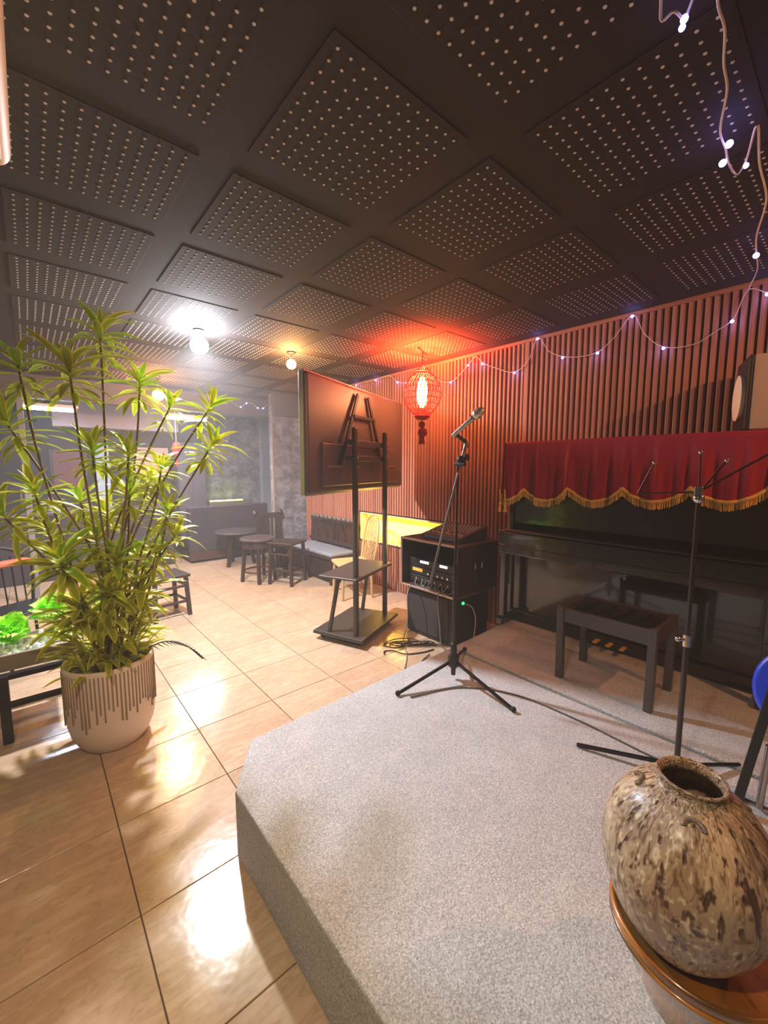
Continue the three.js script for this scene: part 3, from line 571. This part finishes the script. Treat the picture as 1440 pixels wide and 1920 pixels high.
// ---------------------------------------------------------------- fairy lights
const ledMat = std(0xffffff, 0.3, 0, { emissive: 0x8f86ff, emissiveIntensity: 9 });
function fairy(label, path, bulbs, wireR = 0.0035) {
  const t = thing('fairy_lights', label, 'string lights');
  mesh('wire', tube(path, wireR, path.length * 8, 5), M.wireWhite, t);
  for (const [p, r, i] of bulbs) {
    const b = mesh('led_bulb', new THREE.SphereGeometry(r, 10, 8), ledMat, t); b.position.set(...p);
    if (i) pointLight(0x8f8aff, i, [0, 0, 0], r / 0.02, b, 'led_light');
  }
}
{
  const yz = [[2.79, -4.72], [2.79, -4.29], [2.8, -4.04], [2.7, -3.87], [2.67, -3.71], [2.79, -3.46], [2.62, -3.21], [2.57, -3.01], [2.71, -2.78], [2.77, -2.7], [2.69, -2.6], [2.61, -2.44], [2.54, -2.23], [2.62, -2.1], [2.8, -2.01], [2.66, -1.9], [2.59, -1.77], [2.56, -1.61], [2.57, -1.48], [2.65, -1.37], [2.79, -1.24], [2.63, -1.15], [2.51, -1.02], [2.49, -0.84], [2.55, -0.72], [2.6, -0.64], [2.77, -0.57], [2.72, -0.48], [2.66, -0.36], [2.75, -0.2]];
  const P = ([y, z]) => [3.565, y, z];
  fairy('string of violet fairy lights draped along the top of the slat wall', yz.map(P), [0, 1, 3, 4, 7, 8, 10, 12, 14, 16, 18, 20, 22, 25, 27].map((k) => [[3.552, yz[k][0] - 0.012, yz[k][1]], k > 13 ? 0.011 : 0.01, 0.02]));
  const b = [[1.2, 2.79, -0.41], [1.26, 2.785, -0.42], [1.292, 2.76, -0.425], [1.288, 2.76, -0.399], [1.32, 2.755, -0.384], [1.303, 2.77, -0.364], [1.2, 2.79, -0.3]];
  fairy('short loop of fairy lights on the ceiling nearest the camera', b, [[[1.32, 2.752, -0.384], 0.009, 0.012], [[1.345, 2.756, -0.395], 0.008, 0]]);
  const c = [[1.2, 2.785, -0.28], [1.338, 2.76, -0.322], [1.443, 2.765, -0.327], [1.569, 2.77, -0.351], [1.662, 2.765, -0.359], [1.846, 2.76, -0.408], [1.933, 2.75, -0.408], [2.023, 2.745, -0.414], [2.111, 2.74, -0.402], [2.063, 2.75, -0.373], [1.909, 2.77, -0.324], [2.142, 2.765, -0.346], [2.431, 2.76, -0.36], [2.746, 2.75, -0.43], [2.928, 2.74, -0.453], [3.3, 2.78, -0.5], [3.55, 2.77, -0.57]];
  fairy('fairy light wire winding across the ceiling to the slat wall', c, [[[1.9, 2.742, -0.392], 0.012, 0.014], [[1.99, 2.738, -0.425], 0.012, 0.014], [[2.07, 2.738, -0.372], 0.009, 0], [[2.928, 2.728, -0.453], 0.014, 0.014]]);
  const far = []; for (let k = 0; k <= 12; k++) far.push([2.5 + k * 0.1, 2.7 + 0.05 * Math.sin(k * 1.7), -6.962]);
  fairy('faint fairy lights along the far grey beam', far, [1, 3, 4, 6, 7, 9, 11].map((k) => [[far[k][0], far[k][1], -6.955], 0.012, 0]), 0.003);
}
// ---------------------------------------------------------------- cables on the floor
{
  const cab = (label, pts, r, m) => userData(mesh('cable', tube(pts, r, pts.length * 12, 6), m), label, 'cable');
  cab('grey cable hanging from the rack front down to the floor', [[2.72, 0.52, -2.76], [2.66, 0.45, -2.74], [2.64, 0.2, -2.72], [2.55, 0.03, -2.68], [2.42, 0.006, -2.5], [2.2, 0.006, -2.3], [2.06, 0.006, -2.2]], 0.0055, M.cableGrey);
  cab('grey cable running down the right front edge of the subwoofer', [[2.72, 0.54, -2.4], [2.69, 0.45, -2.39], [2.7, 0.25, -2.37], [2.72, 0.03, -2.35], [2.74, 0.006, -2.3]], 0.0055, M.cableGrey);
  cab('pale cable plugged in beside the green lamp of the subwoofer', [[2.97, 0.385, -2.305], [3.02, 0.36, -2.27], [3.05, 0.25, -2.24], [3.01, 0.1, -2.22], [2.98, 0.008, -2.2], [2.9, 0.008, -2.1]], 0.0055, std(0xb9aba0, 0.6));
  const tang = []; for (let k = 0; k < 22; k++) { const a = k * 1.15; tang.push([2.5 + 0.15 * Math.cos(a) + 0.008 * k, 0.006 + 0.004 * (k % 3), -2.72 + 0.11 * Math.sin(a * 1.1) + 0.008 * k]); }
  cab('tangled black cable coiled on the tiles beside the cart', tang, 0.005, M.cableBlack);
  cab('black cable with loose plug lying on the tiles near the cart', [[2.26, 0.012, -2.62], [2.3, 0.008, -2.66], [2.36, 0.008, -2.62], [2.4, 0.008, -2.5], [2.55, 0.008, -2.42], [2.66, 0.008, -2.4]], 0.006, M.cableBlack);
  cab('thin black cable crossing the tiles towards the stage corner', [[2.55, 0.012, -2.35], [2.4, 0.006, -2.3], [2.3, 0.006, -2.2], [2.2, 0.006, -2.1], [2.0, 0.006, -2.03], [1.75, 0.006, -2.0]], 0.005, M.cableBlack);
  cab('thin grey cable along the stage carpet beside the seam', [[1.6, ST + 0.006, -1.62], [1.9, ST + 0.006, -1.5], [2.08, ST + 0.006, -1.25], [2.12, ST + 0.006, -0.9], [2.1, ST + 0.006, -0.5], [2.12, ST + 0.006, 0.1]], 0.0045, std(0x5a4f49, 0.7));
}
// ---------------------------------------------------------------- suspended air conditioner, top left
{
  const a = thing('air_conditioner', 'cream air conditioner casing hung under the ceiling at top left', 'air conditioner', [-0.55, CEIL - 0.012, -1.2]);
  mesh('casing', rb(1.16, 0.23, 1.36, 0, -0.115, 0, 0.045, 4), M.cream, a);
  for (const x of [0.44, 0.3, 0.16]) mesh('louvre', rb(0.04, 0.012, 1.05, x, -0.234, 0.02, 0.004), std(0xb78d55, 0.5), a);
  mesh('edge_trim', rb(0.012, 0.02, 1.2, 0.55, -0.225, 0, 0.004), std(0xe6cfae, 0.5), a);
}
// ---------------------------------------------------------------- far furniture
function stool(label, pos, turn, s, H, mat, group) {
  const t = thing('wooden_stool', label, 'stool', pos, turn, group);
  const w = s / 2 - 0.03;
  mesh('seat', rb(s, 0.032, s, 0, H - 0.016, 0, 0.008), mat, t);
  for (const a of [-1, 1]) for (const b of [-1, 1]) mesh('leg', beam([a * (w + 0.01), 0, b * (w + 0.01)], [a * (w - 0.01), H - 0.03, b * (w - 0.01)], 0.04, 0.04), mat, t);
  for (const y of [H * 0.35, H * 0.72]) for (const a of [-1, 1]) { mesh('rail', rb(2 * w, 0.03, 0.02, 0, y, a * w), mat, t); mesh('rail', rb(0.02, 0.03, 2 * w, a * w, y, 0), mat, t); }
  return t;
}
stool('dark square stool with pale reflecting seat right behind the potted plant', [1.06, 0, -4.95], 0.15, 0.4, 0.47, std(0x352c2a, 0.28), undefined);
stool('dark brown square stool in front of the far wall bench', [2.72, 0, -5.27], 0.5, 0.4, 0.6, darkWood, undefined);
{
  const t = thing('round_table', 'round dark cafe table with wide splayed legs by the stool', 'table', [2.44, 0, -5.62]);
  mesh('table_top', lathe([[0, 0.6], [0.23, 0.6], [0.25, 0.612], [0.25, 0.632], [0.24, 0.64], [0, 0.64]], 36), std(0x4c4240, 0.3), t);
  mesh('apron', lathe([[0.19, 0.5], [0.21, 0.5], [0.21, 0.6], [0.19, 0.6]], 30), darkWood, t);
  for (let k = 0; k < 4; k++) { const a = k * PI / 2 + 0.4; mesh('leg', beam([0.23 * Math.cos(a), 0, 0.23 * Math.sin(a)], [0.17 * Math.cos(a), 0.6, 0.17 * Math.sin(a)], 0.045, 0.045), darkWood, t); }
  mesh('lower_ring', new THREE.TorusGeometry(0.2, 0.012, 8, 30).rotateX(PI / 2).translate(0, 0.16, 0), darkWood, t);
}
{
  const t = thing('round_table', 'round pedestal table with shiny top in front of the dark sofa', 'table', [2.62, 0, -6.85]);
  mesh('table_top', lathe([[0, 0.54], [0.33, 0.54], [0.36, 0.555], [0.36, 0.57], [0.35, 0.58], [0, 0.58]], 40), std(0x4b4649, 0.2), t);
  for (let k = 0; k < 3; k++) { const a = k * 2.1 + 0.5; mesh('leg', beam([0.26 * Math.cos(a), 0, 0.26 * Math.sin(a)], [0.16 * Math.cos(a), 0.55, 0.16 * Math.sin(a)], 0.05, 0.05), darkWood, t); }
}
{
  const s = thing('sofa', 'dark high-backed sofa with brown plinth at the far wall', 'sofa', [2.7, 0, -7.62]);
  const fab = std(0x37353c, 0.7);
  mesh('backrest', rb(1.42, 0.78, 0.14, 0, 0.58, 0.2, 0.025), fab, s);
  mesh('seat', rb(1.42, 0.2, 0.55, 0, 0.34, -0.12, 0.03), fab, s);
  mesh('plinth', rb(1.4, 0.16, 0.66, 0, 0.12, -0.07, 0.01), std(0x4a302a, 0.5), s);
  for (const x of [-0.63, 0.63]) for (const z of [-0.34, 0.2]) mesh('foot', cy(0.02, 0.016, 0.042, x, 0.021, z, 12), M.blackPaint, s);
}
{ // glowing yellow planter strip behind the sofa
  const p = thing('lit_planter', 'narrow planter strip glowing yellow green above the sofa back', 'planter', [3.02, 0.86, -8.44]);
  mesh('trough', rb(0.72, 0.1, 0.14, 0, 0.05, 0), std(0x77735a, 0.6), p);
  mesh('bracket', [rb(0.03, 0.86, 0.04, -0.3, -0.43, -0.05), rb(0.03, 0.86, 0.04, 0.3, -0.43, -0.05)], M.blackPaint, p);
  mesh('light_strip', rb(0.66, 0.03, 0.05, 0, 0.11, 0.03, 0.008), std(0xf6ffb0, 0.5, 0, { emissive: 0xe8ff8a, emissiveIntensity: 2.2 }), p);
  const r = new THREE.RectAreaLight(0xe6ff80, 6, 0.6, 0.08); r.position.set(0, 0.14, 0); r.rotation.x = PI / 2; p.add(r);
}
{ // slatted bench along the slat wall
  const b = thing('slatted_bench', 'dark wooden slat-back bench with bluish cushion along the slat wall', 'bench', [3.36, 0, -5.3]);
  const L = 1.25;
  mesh('back_rail', rb(0.04, 0.05, L, 0.16, 0.82, 0), darkWood, b); mesh('back_rail', rb(0.04, 0.05, L, 0.13, 0.5, 0), darkWood, b);
  for (let k = 0; k < 21; k++) mesh('back_slat', beam([0.13, 0.5, -L / 2 + 0.03 + k * 0.0575], [0.16, 0.82, -L / 2 + 0.03 + k * 0.0575], 0.014, 0.026, 0.003), darkWood, b);
  mesh('seat_board', rb(0.44, 0.035, L, -0.07, 0.37, 0), darkWood, b);
  mesh('seat_cushion', rb(0.42, 0.06, L - 0.04, -0.07, 0.417, 0, 0.025, 3), std(0x77808c, 0.6), b);
  for (const z of [-L / 2 + 0.04, 0, L / 2 - 0.04]) { mesh('leg', beam([-0.26, 0, z], [-0.26, 0.36, z], 0.05, 0.05), darkWood, b); mesh('leg', beam([0.12, 0, z], [0.17, 0.86, z], 0.045, 0.045), darkWood, b); }
  mesh('front_panel', rb(0.02, 0.26, L - 0.1, -0.25, 0.2, 0), darkWood, b);
  for (let k = 0; k < 10; k++) mesh('top_knob', sp(0.028, 0.16, 0.86, -L / 2 + 0.08 + k * 0.122, 10), std(0x5d6a64, 0.5), b);
}
{
  const c = thing('wooden_chair', 'ornate dark wooden chair with slatted back before the stone column', 'chair', [2.84, 0, -6.0], -0.2);
  mesh('seat', rb(0.42, 0.04, 0.4, 0, 0.43, 0.0, 0.01), darkWood, c);
  for (const [x, z, h] of [[-0.18, 0.17, 0.42], [0.18, 0.17, 0.42], [-0.18, -0.17, 0.9], [0.18, -0.17, 0.9]]) mesh('leg', beam([x, 0, z], [x, h, z - (h > 0.5 ? 0.05 : 0)], 0.04, 0.04), darkWood, c);
  mesh('top_rail', [rb(0.44, 0.09, 0.03, 0, 0.87, -0.22, 0.012), sp(0.05, -0.2, 0.91, -0.22, 12), sp(0.05, 0.2, 0.91, -0.22, 12)], darkWood, c);
  for (let k = 0; k < 5; k++) mesh('back_slat', rb(0.03, 0.36, 0.016, -0.12 + k * 0.06, 0.65, -0.2), darkWood, c);
}
{
  const c = thing('rattan_chair', 'pale rattan chair with curved back beside the yellow light box', 'chair', [3.08, 0, -4.2], -1.9);
  const rat = std(0xb59b6a, 0.6);
  mesh('seat', rb(0.46, 0.05, 0.44, 0, 0.42, 0, 0.02), rat, c);
  for (const [x, z] of [[-0.2, 0.18], [0.2, 0.18], [-0.2, -0.18], [0.2, -0.18]]) mesh('leg', bar([x * 1.08, 0, z * 1.08], [x, 0.42, z], 0.018, 10), rat, c);
  mesh('back_hoop', tube([[-0.22, 0.42, -0.2], [-0.25, 0.7, -0.25], [-0.18, 0.95, -0.29], [0, 1.02, -0.31], [0.18, 0.95, -0.29], [0.25, 0.7, -0.25], [0.22, 0.42, -0.2]], 0.016, 40, 8), rat, c);
  for (let k = -3; k <= 3; k++) mesh('back_cane', tube([[k * 0.05, 0.44, -0.2], [k * 0.06, 0.7, -0.26], [k * 0.045, 0.99 - Math.abs(k) * 0.012, -0.3]], 0.007, 16, 6), rat, c);
  const sc = []; for (const s of [-1, 1]) sc.push(tube([[s * 0.02, 0.6, -0.24], [s * 0.1, 0.68, -0.25], [s * 0.12, 0.78, -0.27], [s * 0.05, 0.82, -0.28], [s * 0.03, 0.74, -0.27]], 0.006, 24, 6));
  mesh('scroll_work', sc, rat, c);
}
// far bar area
{
  const c = thing('tall_cabinet', 'tall dark grey cabinet beyond the far beam', 'cabinet', [2.35, 0, -8.43]);
  mesh('carcass', rb(0.5, 2.1, 0.3, 0, 1.05, 0, 0.008), greyPanel, c);
  mesh('door', rb(0.235, 2.0, 0.02, -0.122, 1.05, 0.155, 0.004), greyPanel, c); mesh('door', rb(0.235, 2.0, 0.02, 0.122, 1.05, 0.155, 0.004), greyPanel, c);
  const b = thing('bar_counter', 'dark bar counter in the far dim room', 'counter', [0.7, 0, -7.8]);
  mesh('front', rb(2.2, 0.95, 0.5, 0, 0.475, 0, 0.01), std(0x2d2930, 0.6), b); mesh('counter_top', rb(2.3, 0.05, 0.6, 0, 0.975, 0.02, 0.01), std(0x4c4650, 0.3), b);
  const f = thing('picture_frame', 'dark red framed picture on the far left wall', 'picture', [0.52, 1.6, -8.58]);
  mesh('frame', rb(0.5, 0.66, 0.03, 0, 0, 0), M.blackPaint, f); mesh('picture', rb(0.42, 0.58, 0.01, 0, 0, 0.016, 0.002), std(0x5e2c2e, 0.6), f);
  const w = thing('narrow_window_panel', 'narrow pale blue panel on the far wall behind the plant', 'panel', [0.98, 1.5, -8.57]);
  mesh('panel', rb(0.2, 1.1, 0.03, 0, 0, 0), std(0x9fb2c8, 0.5), w);
  const o = thing('wall_poster', 'pale peach poster on the far wall behind the plant', 'poster', [1.75, 1.75, -8.58]);
  mesh('sheet', rb(0.55, 0.5, 0.012, 0, 0, 0, 0.003), std(0xc9a58e, 0.6), o);
  const p = thing('steel_post', 'slim grey steel post at the left edge of the far room', 'post', [-0.02, 0, -6.35]);
  mesh('shaft', rb(0.06, 2.44, 0.06, 0, 1.22, 0), std(0x807a80, 0.5), p);
  for (let k = 0; k < 3; k++) userData(mesh('bottle', lathe([[0, 0], [0.035, 0], [0.037, 0.01], [0.037, 0.17], [0.014, 0.22], [0.014, 0.28], [0, 0.285]], 14), [std(0x2c3a2c, 0.2), std(0x4a2a18, 0.2), std(0x8a8f98, 0.2)][k % 3]), ['green', 'brown', 'pale'][k % 3] + ' glass bottle on the far bar counter', 'bottle', 'bottles on the far bar counter').position.set(-0.1 + k * 0.16, 1.0, -7.75 + 0.05 * (k % 2));
}
// black metal chair far left
{
  const c = thing('metal_chair', 'black wire metal chair at the far left edge behind the planter', 'chair', [-0.12, 0, -4.55], 0.5);
  mesh('seat', rb(0.4, 0.03, 0.4, 0, 0.45, 0, 0.01), M.blackMetal, c);
  for (const [x, z] of [[-0.19, 0.19], [0.19, 0.19], [-0.19, -0.19], [0.19, -0.19]]) mesh('leg', bar([x * 1.15, 0, z * 1.15], [x, 0.45, z], 0.013, 10), M.blackMetal, c);
  mesh('back_hoop', tube([[-0.19, 0.45, -0.19], [-0.21, 0.8, -0.24], [0, 0.95, -0.26], [0.21, 0.8, -0.24], [0.19, 0.45, -0.19]], 0.013, 30, 8), M.blackMetal, c);
  for (let k = -2; k <= 2; k++) mesh('back_wire', bar([k * 0.07, 0.46, -0.19], [k * 0.075, 0.9 - Math.abs(k) * 0.03, -0.25], 0.006, 6), M.blackMetal, c);
  mesh('cushion', rb(0.36, 0.05, 0.1, 0, 0.82, -0.18, 0.02), std(0xb0583c, 0.7), c);
}
// ---------------------------------------------------------------- planter stand at left
{
  const s = thing('planter_stand', 'black metal stand with rails beside the potted plant', 'stand', [-0.32, 0, -3.45]);
  const bm = std(0x17151a, 0.4, 0.3);
  for (const x of [-0.55, 0.12, 0.52]) for (const z of [-0.24, 0.24]) if (x !== 0.12 || z > 0) mesh('leg', rb(0.05, 0.42, 0.05, x, 0.21, z, 0.006), bm, s);
  for (const z of [-0.24, 0.24]) for (const y of [0.405, 0.23]) mesh('rail', rb(1.1, 0.035, 0.03, -0.01, y, z, 0.005), bm, s);
  for (const x of [-0.55, 0.52]) mesh('cross_rail', rb(0.03, 0.035, 0.48, x, 0.405, 0, 0.005), bm, s);
  const t = thing('planter_trough', 'long speckled stone trough with white gravel on the black stand', 'planter', [-0.34, 0.424, -3.45]);
  const st = std(0xffffff, 0.8, 0, { map: stoneTex });
  mesh('trough', [rb(1.06, 0.03, 0.4, 0, 0.015, 0), rb(1.06, 0.1, 0.025, 0, 0.05, 0.19), rb(1.06, 0.1, 0.025, 0, 0.05, -0.19), rb(0.025, 0.1, 0.4, -0.52, 0.05, 0), rb(0.025, 0.1, 0.4, 0.52, 0.05, 0)], std(0x8a7a66, 0.75), t);
  const gv = []; for (let k = 0; k < 260; k++) gv.push(new THREE.IcosahedronGeometry(rr(0.012, 0.022), 0).translate(rr(-0.5, 0.5), 0.075 + rr(0, 0.03), rr(-0.17, 0.17)));
  userData(mesh('gravel', [rb(1.0, 0.05, 0.35, 0, 0.05, 0), ...gv], std(0xdfe3ea, 0.7), t), undefined, undefined, undefined, 'stuff');
  // lettuce-like green plants
  const lf = (R) => { // ruffled leaf
    const g = new THREE.PlaneGeometry(1, 1, 10, 8), P = g.attributes.position;
    for (let i = 0; i < P.count; i++) { const u = P.getX(i), v = P.getY(i) + 0.5, w = Math.sin(PI * Math.min(1, v * 0.75 + 0.12)) * R; P.setXYZ(i, u * w * 1.3, v * R * 1.2 - 0.25 * R * v * v, 0.12 * R * Math.sin(u * 22 + v * 9) * v + R * 0.5 * v * v); }
    g.computeVertexNormals(); return g;
  };
  const gm = phy({ color: 0xb4ff30, roughness: 0.6, side: THREE.DoubleSide, transmission: 0.3, thickness: 0 });
  const lg = [lf(0.115), lf(0.135), lf(0.1)];
  const lab = ['bright green ruffled lettuce plant at the left end of the trough', 'taller bright green ruffled lettuce plant nearest the big pot', 'bright green ruffled lettuce plant at the very edge of the picture'];
  [[-0.15, -3.42], [0.05, -3.5], [-0.38, -3.46]].forEach(([x, z], k) => {
    const t2 = thing('green_plant', lab[k], 'plant', [x, 0.51, z]);
    mesh('stem', cy(0.012, 0.018, 0.06, 0, 0.02, 0, 8), std(0x6fae3a, 0.7), t2);
    for (let i = 0; i < 16; i++) { const m = mesh('leaf', lg[i % 3], gm, t2); m.rotation.set(-0.2 + 0.9 * (i / 16), i * 2.4, 0, 'YXZ'); m.position.y = 0.03 + 0.05 * (1 - i / 16) + (k === 1 ? 0.06 : 0); }
  });
}
// ---------------------------------------------------------------- big potted plant
{
  const PX = 0.29, PZ = -2.86;
  const t = thing('potted_dracaena', 'tall bushy yellow green dracaena in a white drip-patterned pot', 'plant', [PX, 0, PZ]);
  const potM = std(0xd9c8b4, 0.55), R = (y) => lerp(0.19, 0.232, sstep(y, 0, 0.2)) + 0.004 * y;
  mesh('pot', lathe([[0, 0], [0.15, 0], [0.165, 0.012], [0.19, 0.05], [0.212, 0.1], [0.224, 0.16], [0.229, 0.3], [0.231, 0.5], [0.229, 0.515], [0.221, 0.52], [0.214, 0.51], [0.212, 0.45], [0, 0.44]], 72), potM, t);
  const drip = []; for (let k = 0; k < 72; k++) { const a = k / 72 * 2 * PI, y0 = 0.49, y1 = rr(0.17, 0.32), r = 0.2302; drip.push(new THREE.CapsuleGeometry(0.0042, y0 - y1, 2, 6).translate(0, 0, 0).rotateZ(0).translate(r - 0.0008, (y0 + y1) / 2, 0).rotateY(a)); }
  mesh('drip_lines', drip, std(0x8a7460, 0.6), t);
  mesh('soil', lathe([[0, 0.475], [0.1, 0.47], [0.2, 0.455], [0.212, 0.45]], 30), std(0x2a2019, 0.95), t);

  // leaves: shared shapes with yellow margins
  const green = new THREE.Color(0xa8b82c), yellow = new THREE.Color(0xfff05a);
  const leafG = (L, W, arch, c0, c1) => {
    const ns = 7, P = [], C = [], I = [], N = 4;
    for (let i = 0; i <= ns; i++) {
      const s = i / ns, w = W * Math.pow(Math.sin(PI * clamp(0.08 + s * 0.92, 0, 1)), 0.75) * (i === ns ? 0.02 : 1);
      const a = arch * s, z = L * (s - 0.12 * arch * s * s), y = L * (0.08 * s - 0.42 * a * s);
      for (let j = 0; j <= N; j++) { const q = j / N * 2 - 1; P.push(q * w, y + 0.35 * w * Math.abs(q), z); const k = Math.abs(q) > 0.6 ? 1 : 0, c = c0.clone().lerp(c1, k); C.push(c.r, c.g, c.b); }
    }
    for (let i = 0; i < ns; i++) for (let j = 0; j < N; j++) { const a = i * (N + 1) + j, b = a + N + 1; I.push(a, b, a + 1, b, b + 1, a + 1); }
    const g = new THREE.BufferGeometry(); g.setAttribute('position', new THREE.Float32BufferAttribute(P, 3)); g.setAttribute('color', new THREE.Float32BufferAttribute(C, 3)); g.setIndex(I); g.computeVertexNormals(); return g;
  };
  const shapes = [[0.25, 0.024, 0.8], [0.22, 0.023, 0.5], [0.27, 0.025, 1.1], [0.2, 0.022, 0.35], [0.17, 0.019, 0.7]];
  const geos = shapes.map((s) => leafG(...s, green, yellow));
  const lm = (c) => phy({ color: c, vertexColors: true, roughness: 0.5, side: THREE.DoubleSide, transmission: 0.5, thickness: 0, specularIntensity: 0.5 });
  const mats = [lm(0xffffff), lm(0xfff2b8), lm(0xdfffc0)];
  // rosette tips: x, y, z, lean (azimuth of the axis from the stem), scale, leaves
  const tips = [[0.36, 2.38, -2.85, 1, 22], [0.2, 2.13, -2.72, 1.1, 24], [0.0, 2.13, -2.7, 0.9, 18], [0.56, 2.15, -2.95, 1, 20], [0.71, 2.02, -2.9, 0.75, 16], [0.92, 2.02, -2.8, 0.85, 18], [0.9, 1.77, -2.75, 0.95, 20], [-0.06, 1.85, -2.75, 1.05, 20], [0.27, 1.72, -2.72, 1, 22], [0.43, 1.7, -2.68, 0.95, 22], [0.62, 1.62, -2.82, 0.85, 20], [0.02, 1.5, -2.72, 0.9, 18], [-0.1, 1.4, -2.68, 0.9, 16], [0.22, 1.44, -2.95, 0.9, 18], [0.45, 1.46, -2.88, 0.9, 20], [0.63, 1.35, -2.78, 0.85, 20], [0.66, 1.22, -2.74, 0.8, 18], [0.1, 1.13, -2.66, 1.1, 24], [0.27, 1.22, -2.85, 0.9, 20], [0.34, 1.1, -2.72, 0.9, 20], [0.48, 1.09, -2.92, 0.9, 18], [0.56, 1.1, -2.8, 0.9, 18], [0.07, 1.26, -2.95, 0.9, 16], [0.35, 1.34, -3.05, 0.9, 16], [0.6, 1.54, -3.05, 0.8, 16], [0.3, 0.92, -2.72, 0.9, 20], [0.16, 0.86, -2.75, 0.9, 18], [0.46, 0.88, -2.78, 0.9, 18]];
  const stemM = std(0x7a6650, 0.8), leaves = [], Y = V(0, 1, 0);
  tips.forEach(([x, y, z, s, n], k) => {
    const bx0 = rr(-0.09, 0.09), bz0 = rr(-0.09, 0.09), tip = V(x - PX, y, z - PZ), base = V(bx0, 0.44, bz0);
    const hor = V(tip.x, 0, tip.z), far = hor.length();
    const mid1 = base.clone().lerp(tip, 0.45); mid1.x = lerp(base.x, tip.x, far > 0.35 ? 0.22 : 0.5); mid1.z = lerp(base.z, tip.z, 0.35);
    const mid2 = base.clone().lerp(tip, 0.78); mid2.x = lerp(base.x, tip.x, far > 0.35 ? 0.6 : 0.85); mid2.z = lerp(base.z, tip.z, 0.75); mid2.y -= far > 0.35 ? 0.05 : 0;
    const pts = [base, mid1, mid2, tip];
    mesh('stem', tube(pts.map((p) => p.toArray()), 0.006, 24, 7), stemM, t);
    const crv = new THREE.CatmullRomCurve3(pts, false, 'centripetal');
    const total = Math.round(n * 1.45);
    for (let i = 0; i < total; i++) {
      const f = i / (total - 1), along = 1 - (y > 1.3 ? 0.11 : 0.2) * Math.pow(f, 1.3), p = crv.getPoint(along);
      const axis = crv.getTangent(along).lerp(Y, 0.25).normalize(), q = new THREE.Quaternion().setFromUnitVectors(Y, axis);
      const az = i * 2.39996 + k, el = lerp(1.25, -0.3, Math.pow(Math.min(1, f * 1.35), 0.8)) + rr(-0.15, 0.15);
      const lq = new THREE.Quaternion().setFromEuler(new THREE.Euler(-el, az, 0, 'YXZ'));
      leaves.push({ q: q.multiply(lq), p: p.addScaledVector(axis, 0.03 * (1 - f) * s), s: s * (f < 0.2 ? lerp(0.75, 1.05, f / 0.2) : lerp(1.1, 0.72, (f - 0.2) / 0.8)) * rr(0.85, 1.12), g: Math.floor(rnd() * 5), m: Math.floor(rnd() * 3), z, top: f < 0.5, low: y < 0.95 });
    }
  });
  // dense low growth over the soil
  for (let i = 0; i < 300; i++) {
    const a = rnd() * 2 * PI, r = Math.sqrt(rnd()) * 0.2;
    leaves.push({ q: new THREE.Quaternion().setFromEuler(new THREE.Euler(-rr(-0.1, 1.2), a, 0, 'YXZ')), p: V(r * Math.sin(a), rr(0.48, 0.85), r * Math.cos(a)), s: rr(0.6, 1.0), g: Math.floor(rnd() * 5), m: Math.floor(rnd() * 3), z: -3.2, low: true });
  }
  const order = leaves.map((l, i) => [l.low ? -9 + l.z : l.top ? l.z : l.z - 1, i]).sort((a, b) => b[0] - a[0]).map((a) => a[1]);
  const rest = [];
  order.forEach((id, n) => {
    const l = leaves[id], g = geos[l.g];
    if (n < 300) { const m = mesh('leaf', g, mats[l.m], t); m.position.copy(l.p); m.quaternion.copy(l.q); m.scale.setScalar(l.s); }
    else rest.push(g.clone().applyMatrix4(new THREE.Matrix4().compose(l.p, l.q, V(l.s, l.s, l.s))));
  });
  const rg = mergeGeometries(rest.map((g) => g.toNonIndexed()), false);
  userData(mesh('foliage', rg, mats[0], t), undefined, undefined, undefined, 'stuff');
  // one drooping frond to the right
  const fr = []; const fp = new THREE.CatmullRomCurve3([V(0.12, 0.5, 0.05), V(0.28, 0.56, 0.1), V(0.4, 0.5, 0.1), V(0.5, 0.38, 0.1)]);
  fr.push(new THREE.TubeGeometry(fp, 20, 0.004, 5));
  for (let i = 4; i < 20; i++) { const p = fp.getPoint(i / 20); for (const s of [-1, 1]) fr.push(bar(p.toArray(), [p.x + 0.03, p.y - 0.02, p.z + s * 0.045], 0.004, 5, 0.001)); }
  mesh('fern_frond', fr, std(0x27331c, 0.7), t);
}

renderer.render(scene, camera);
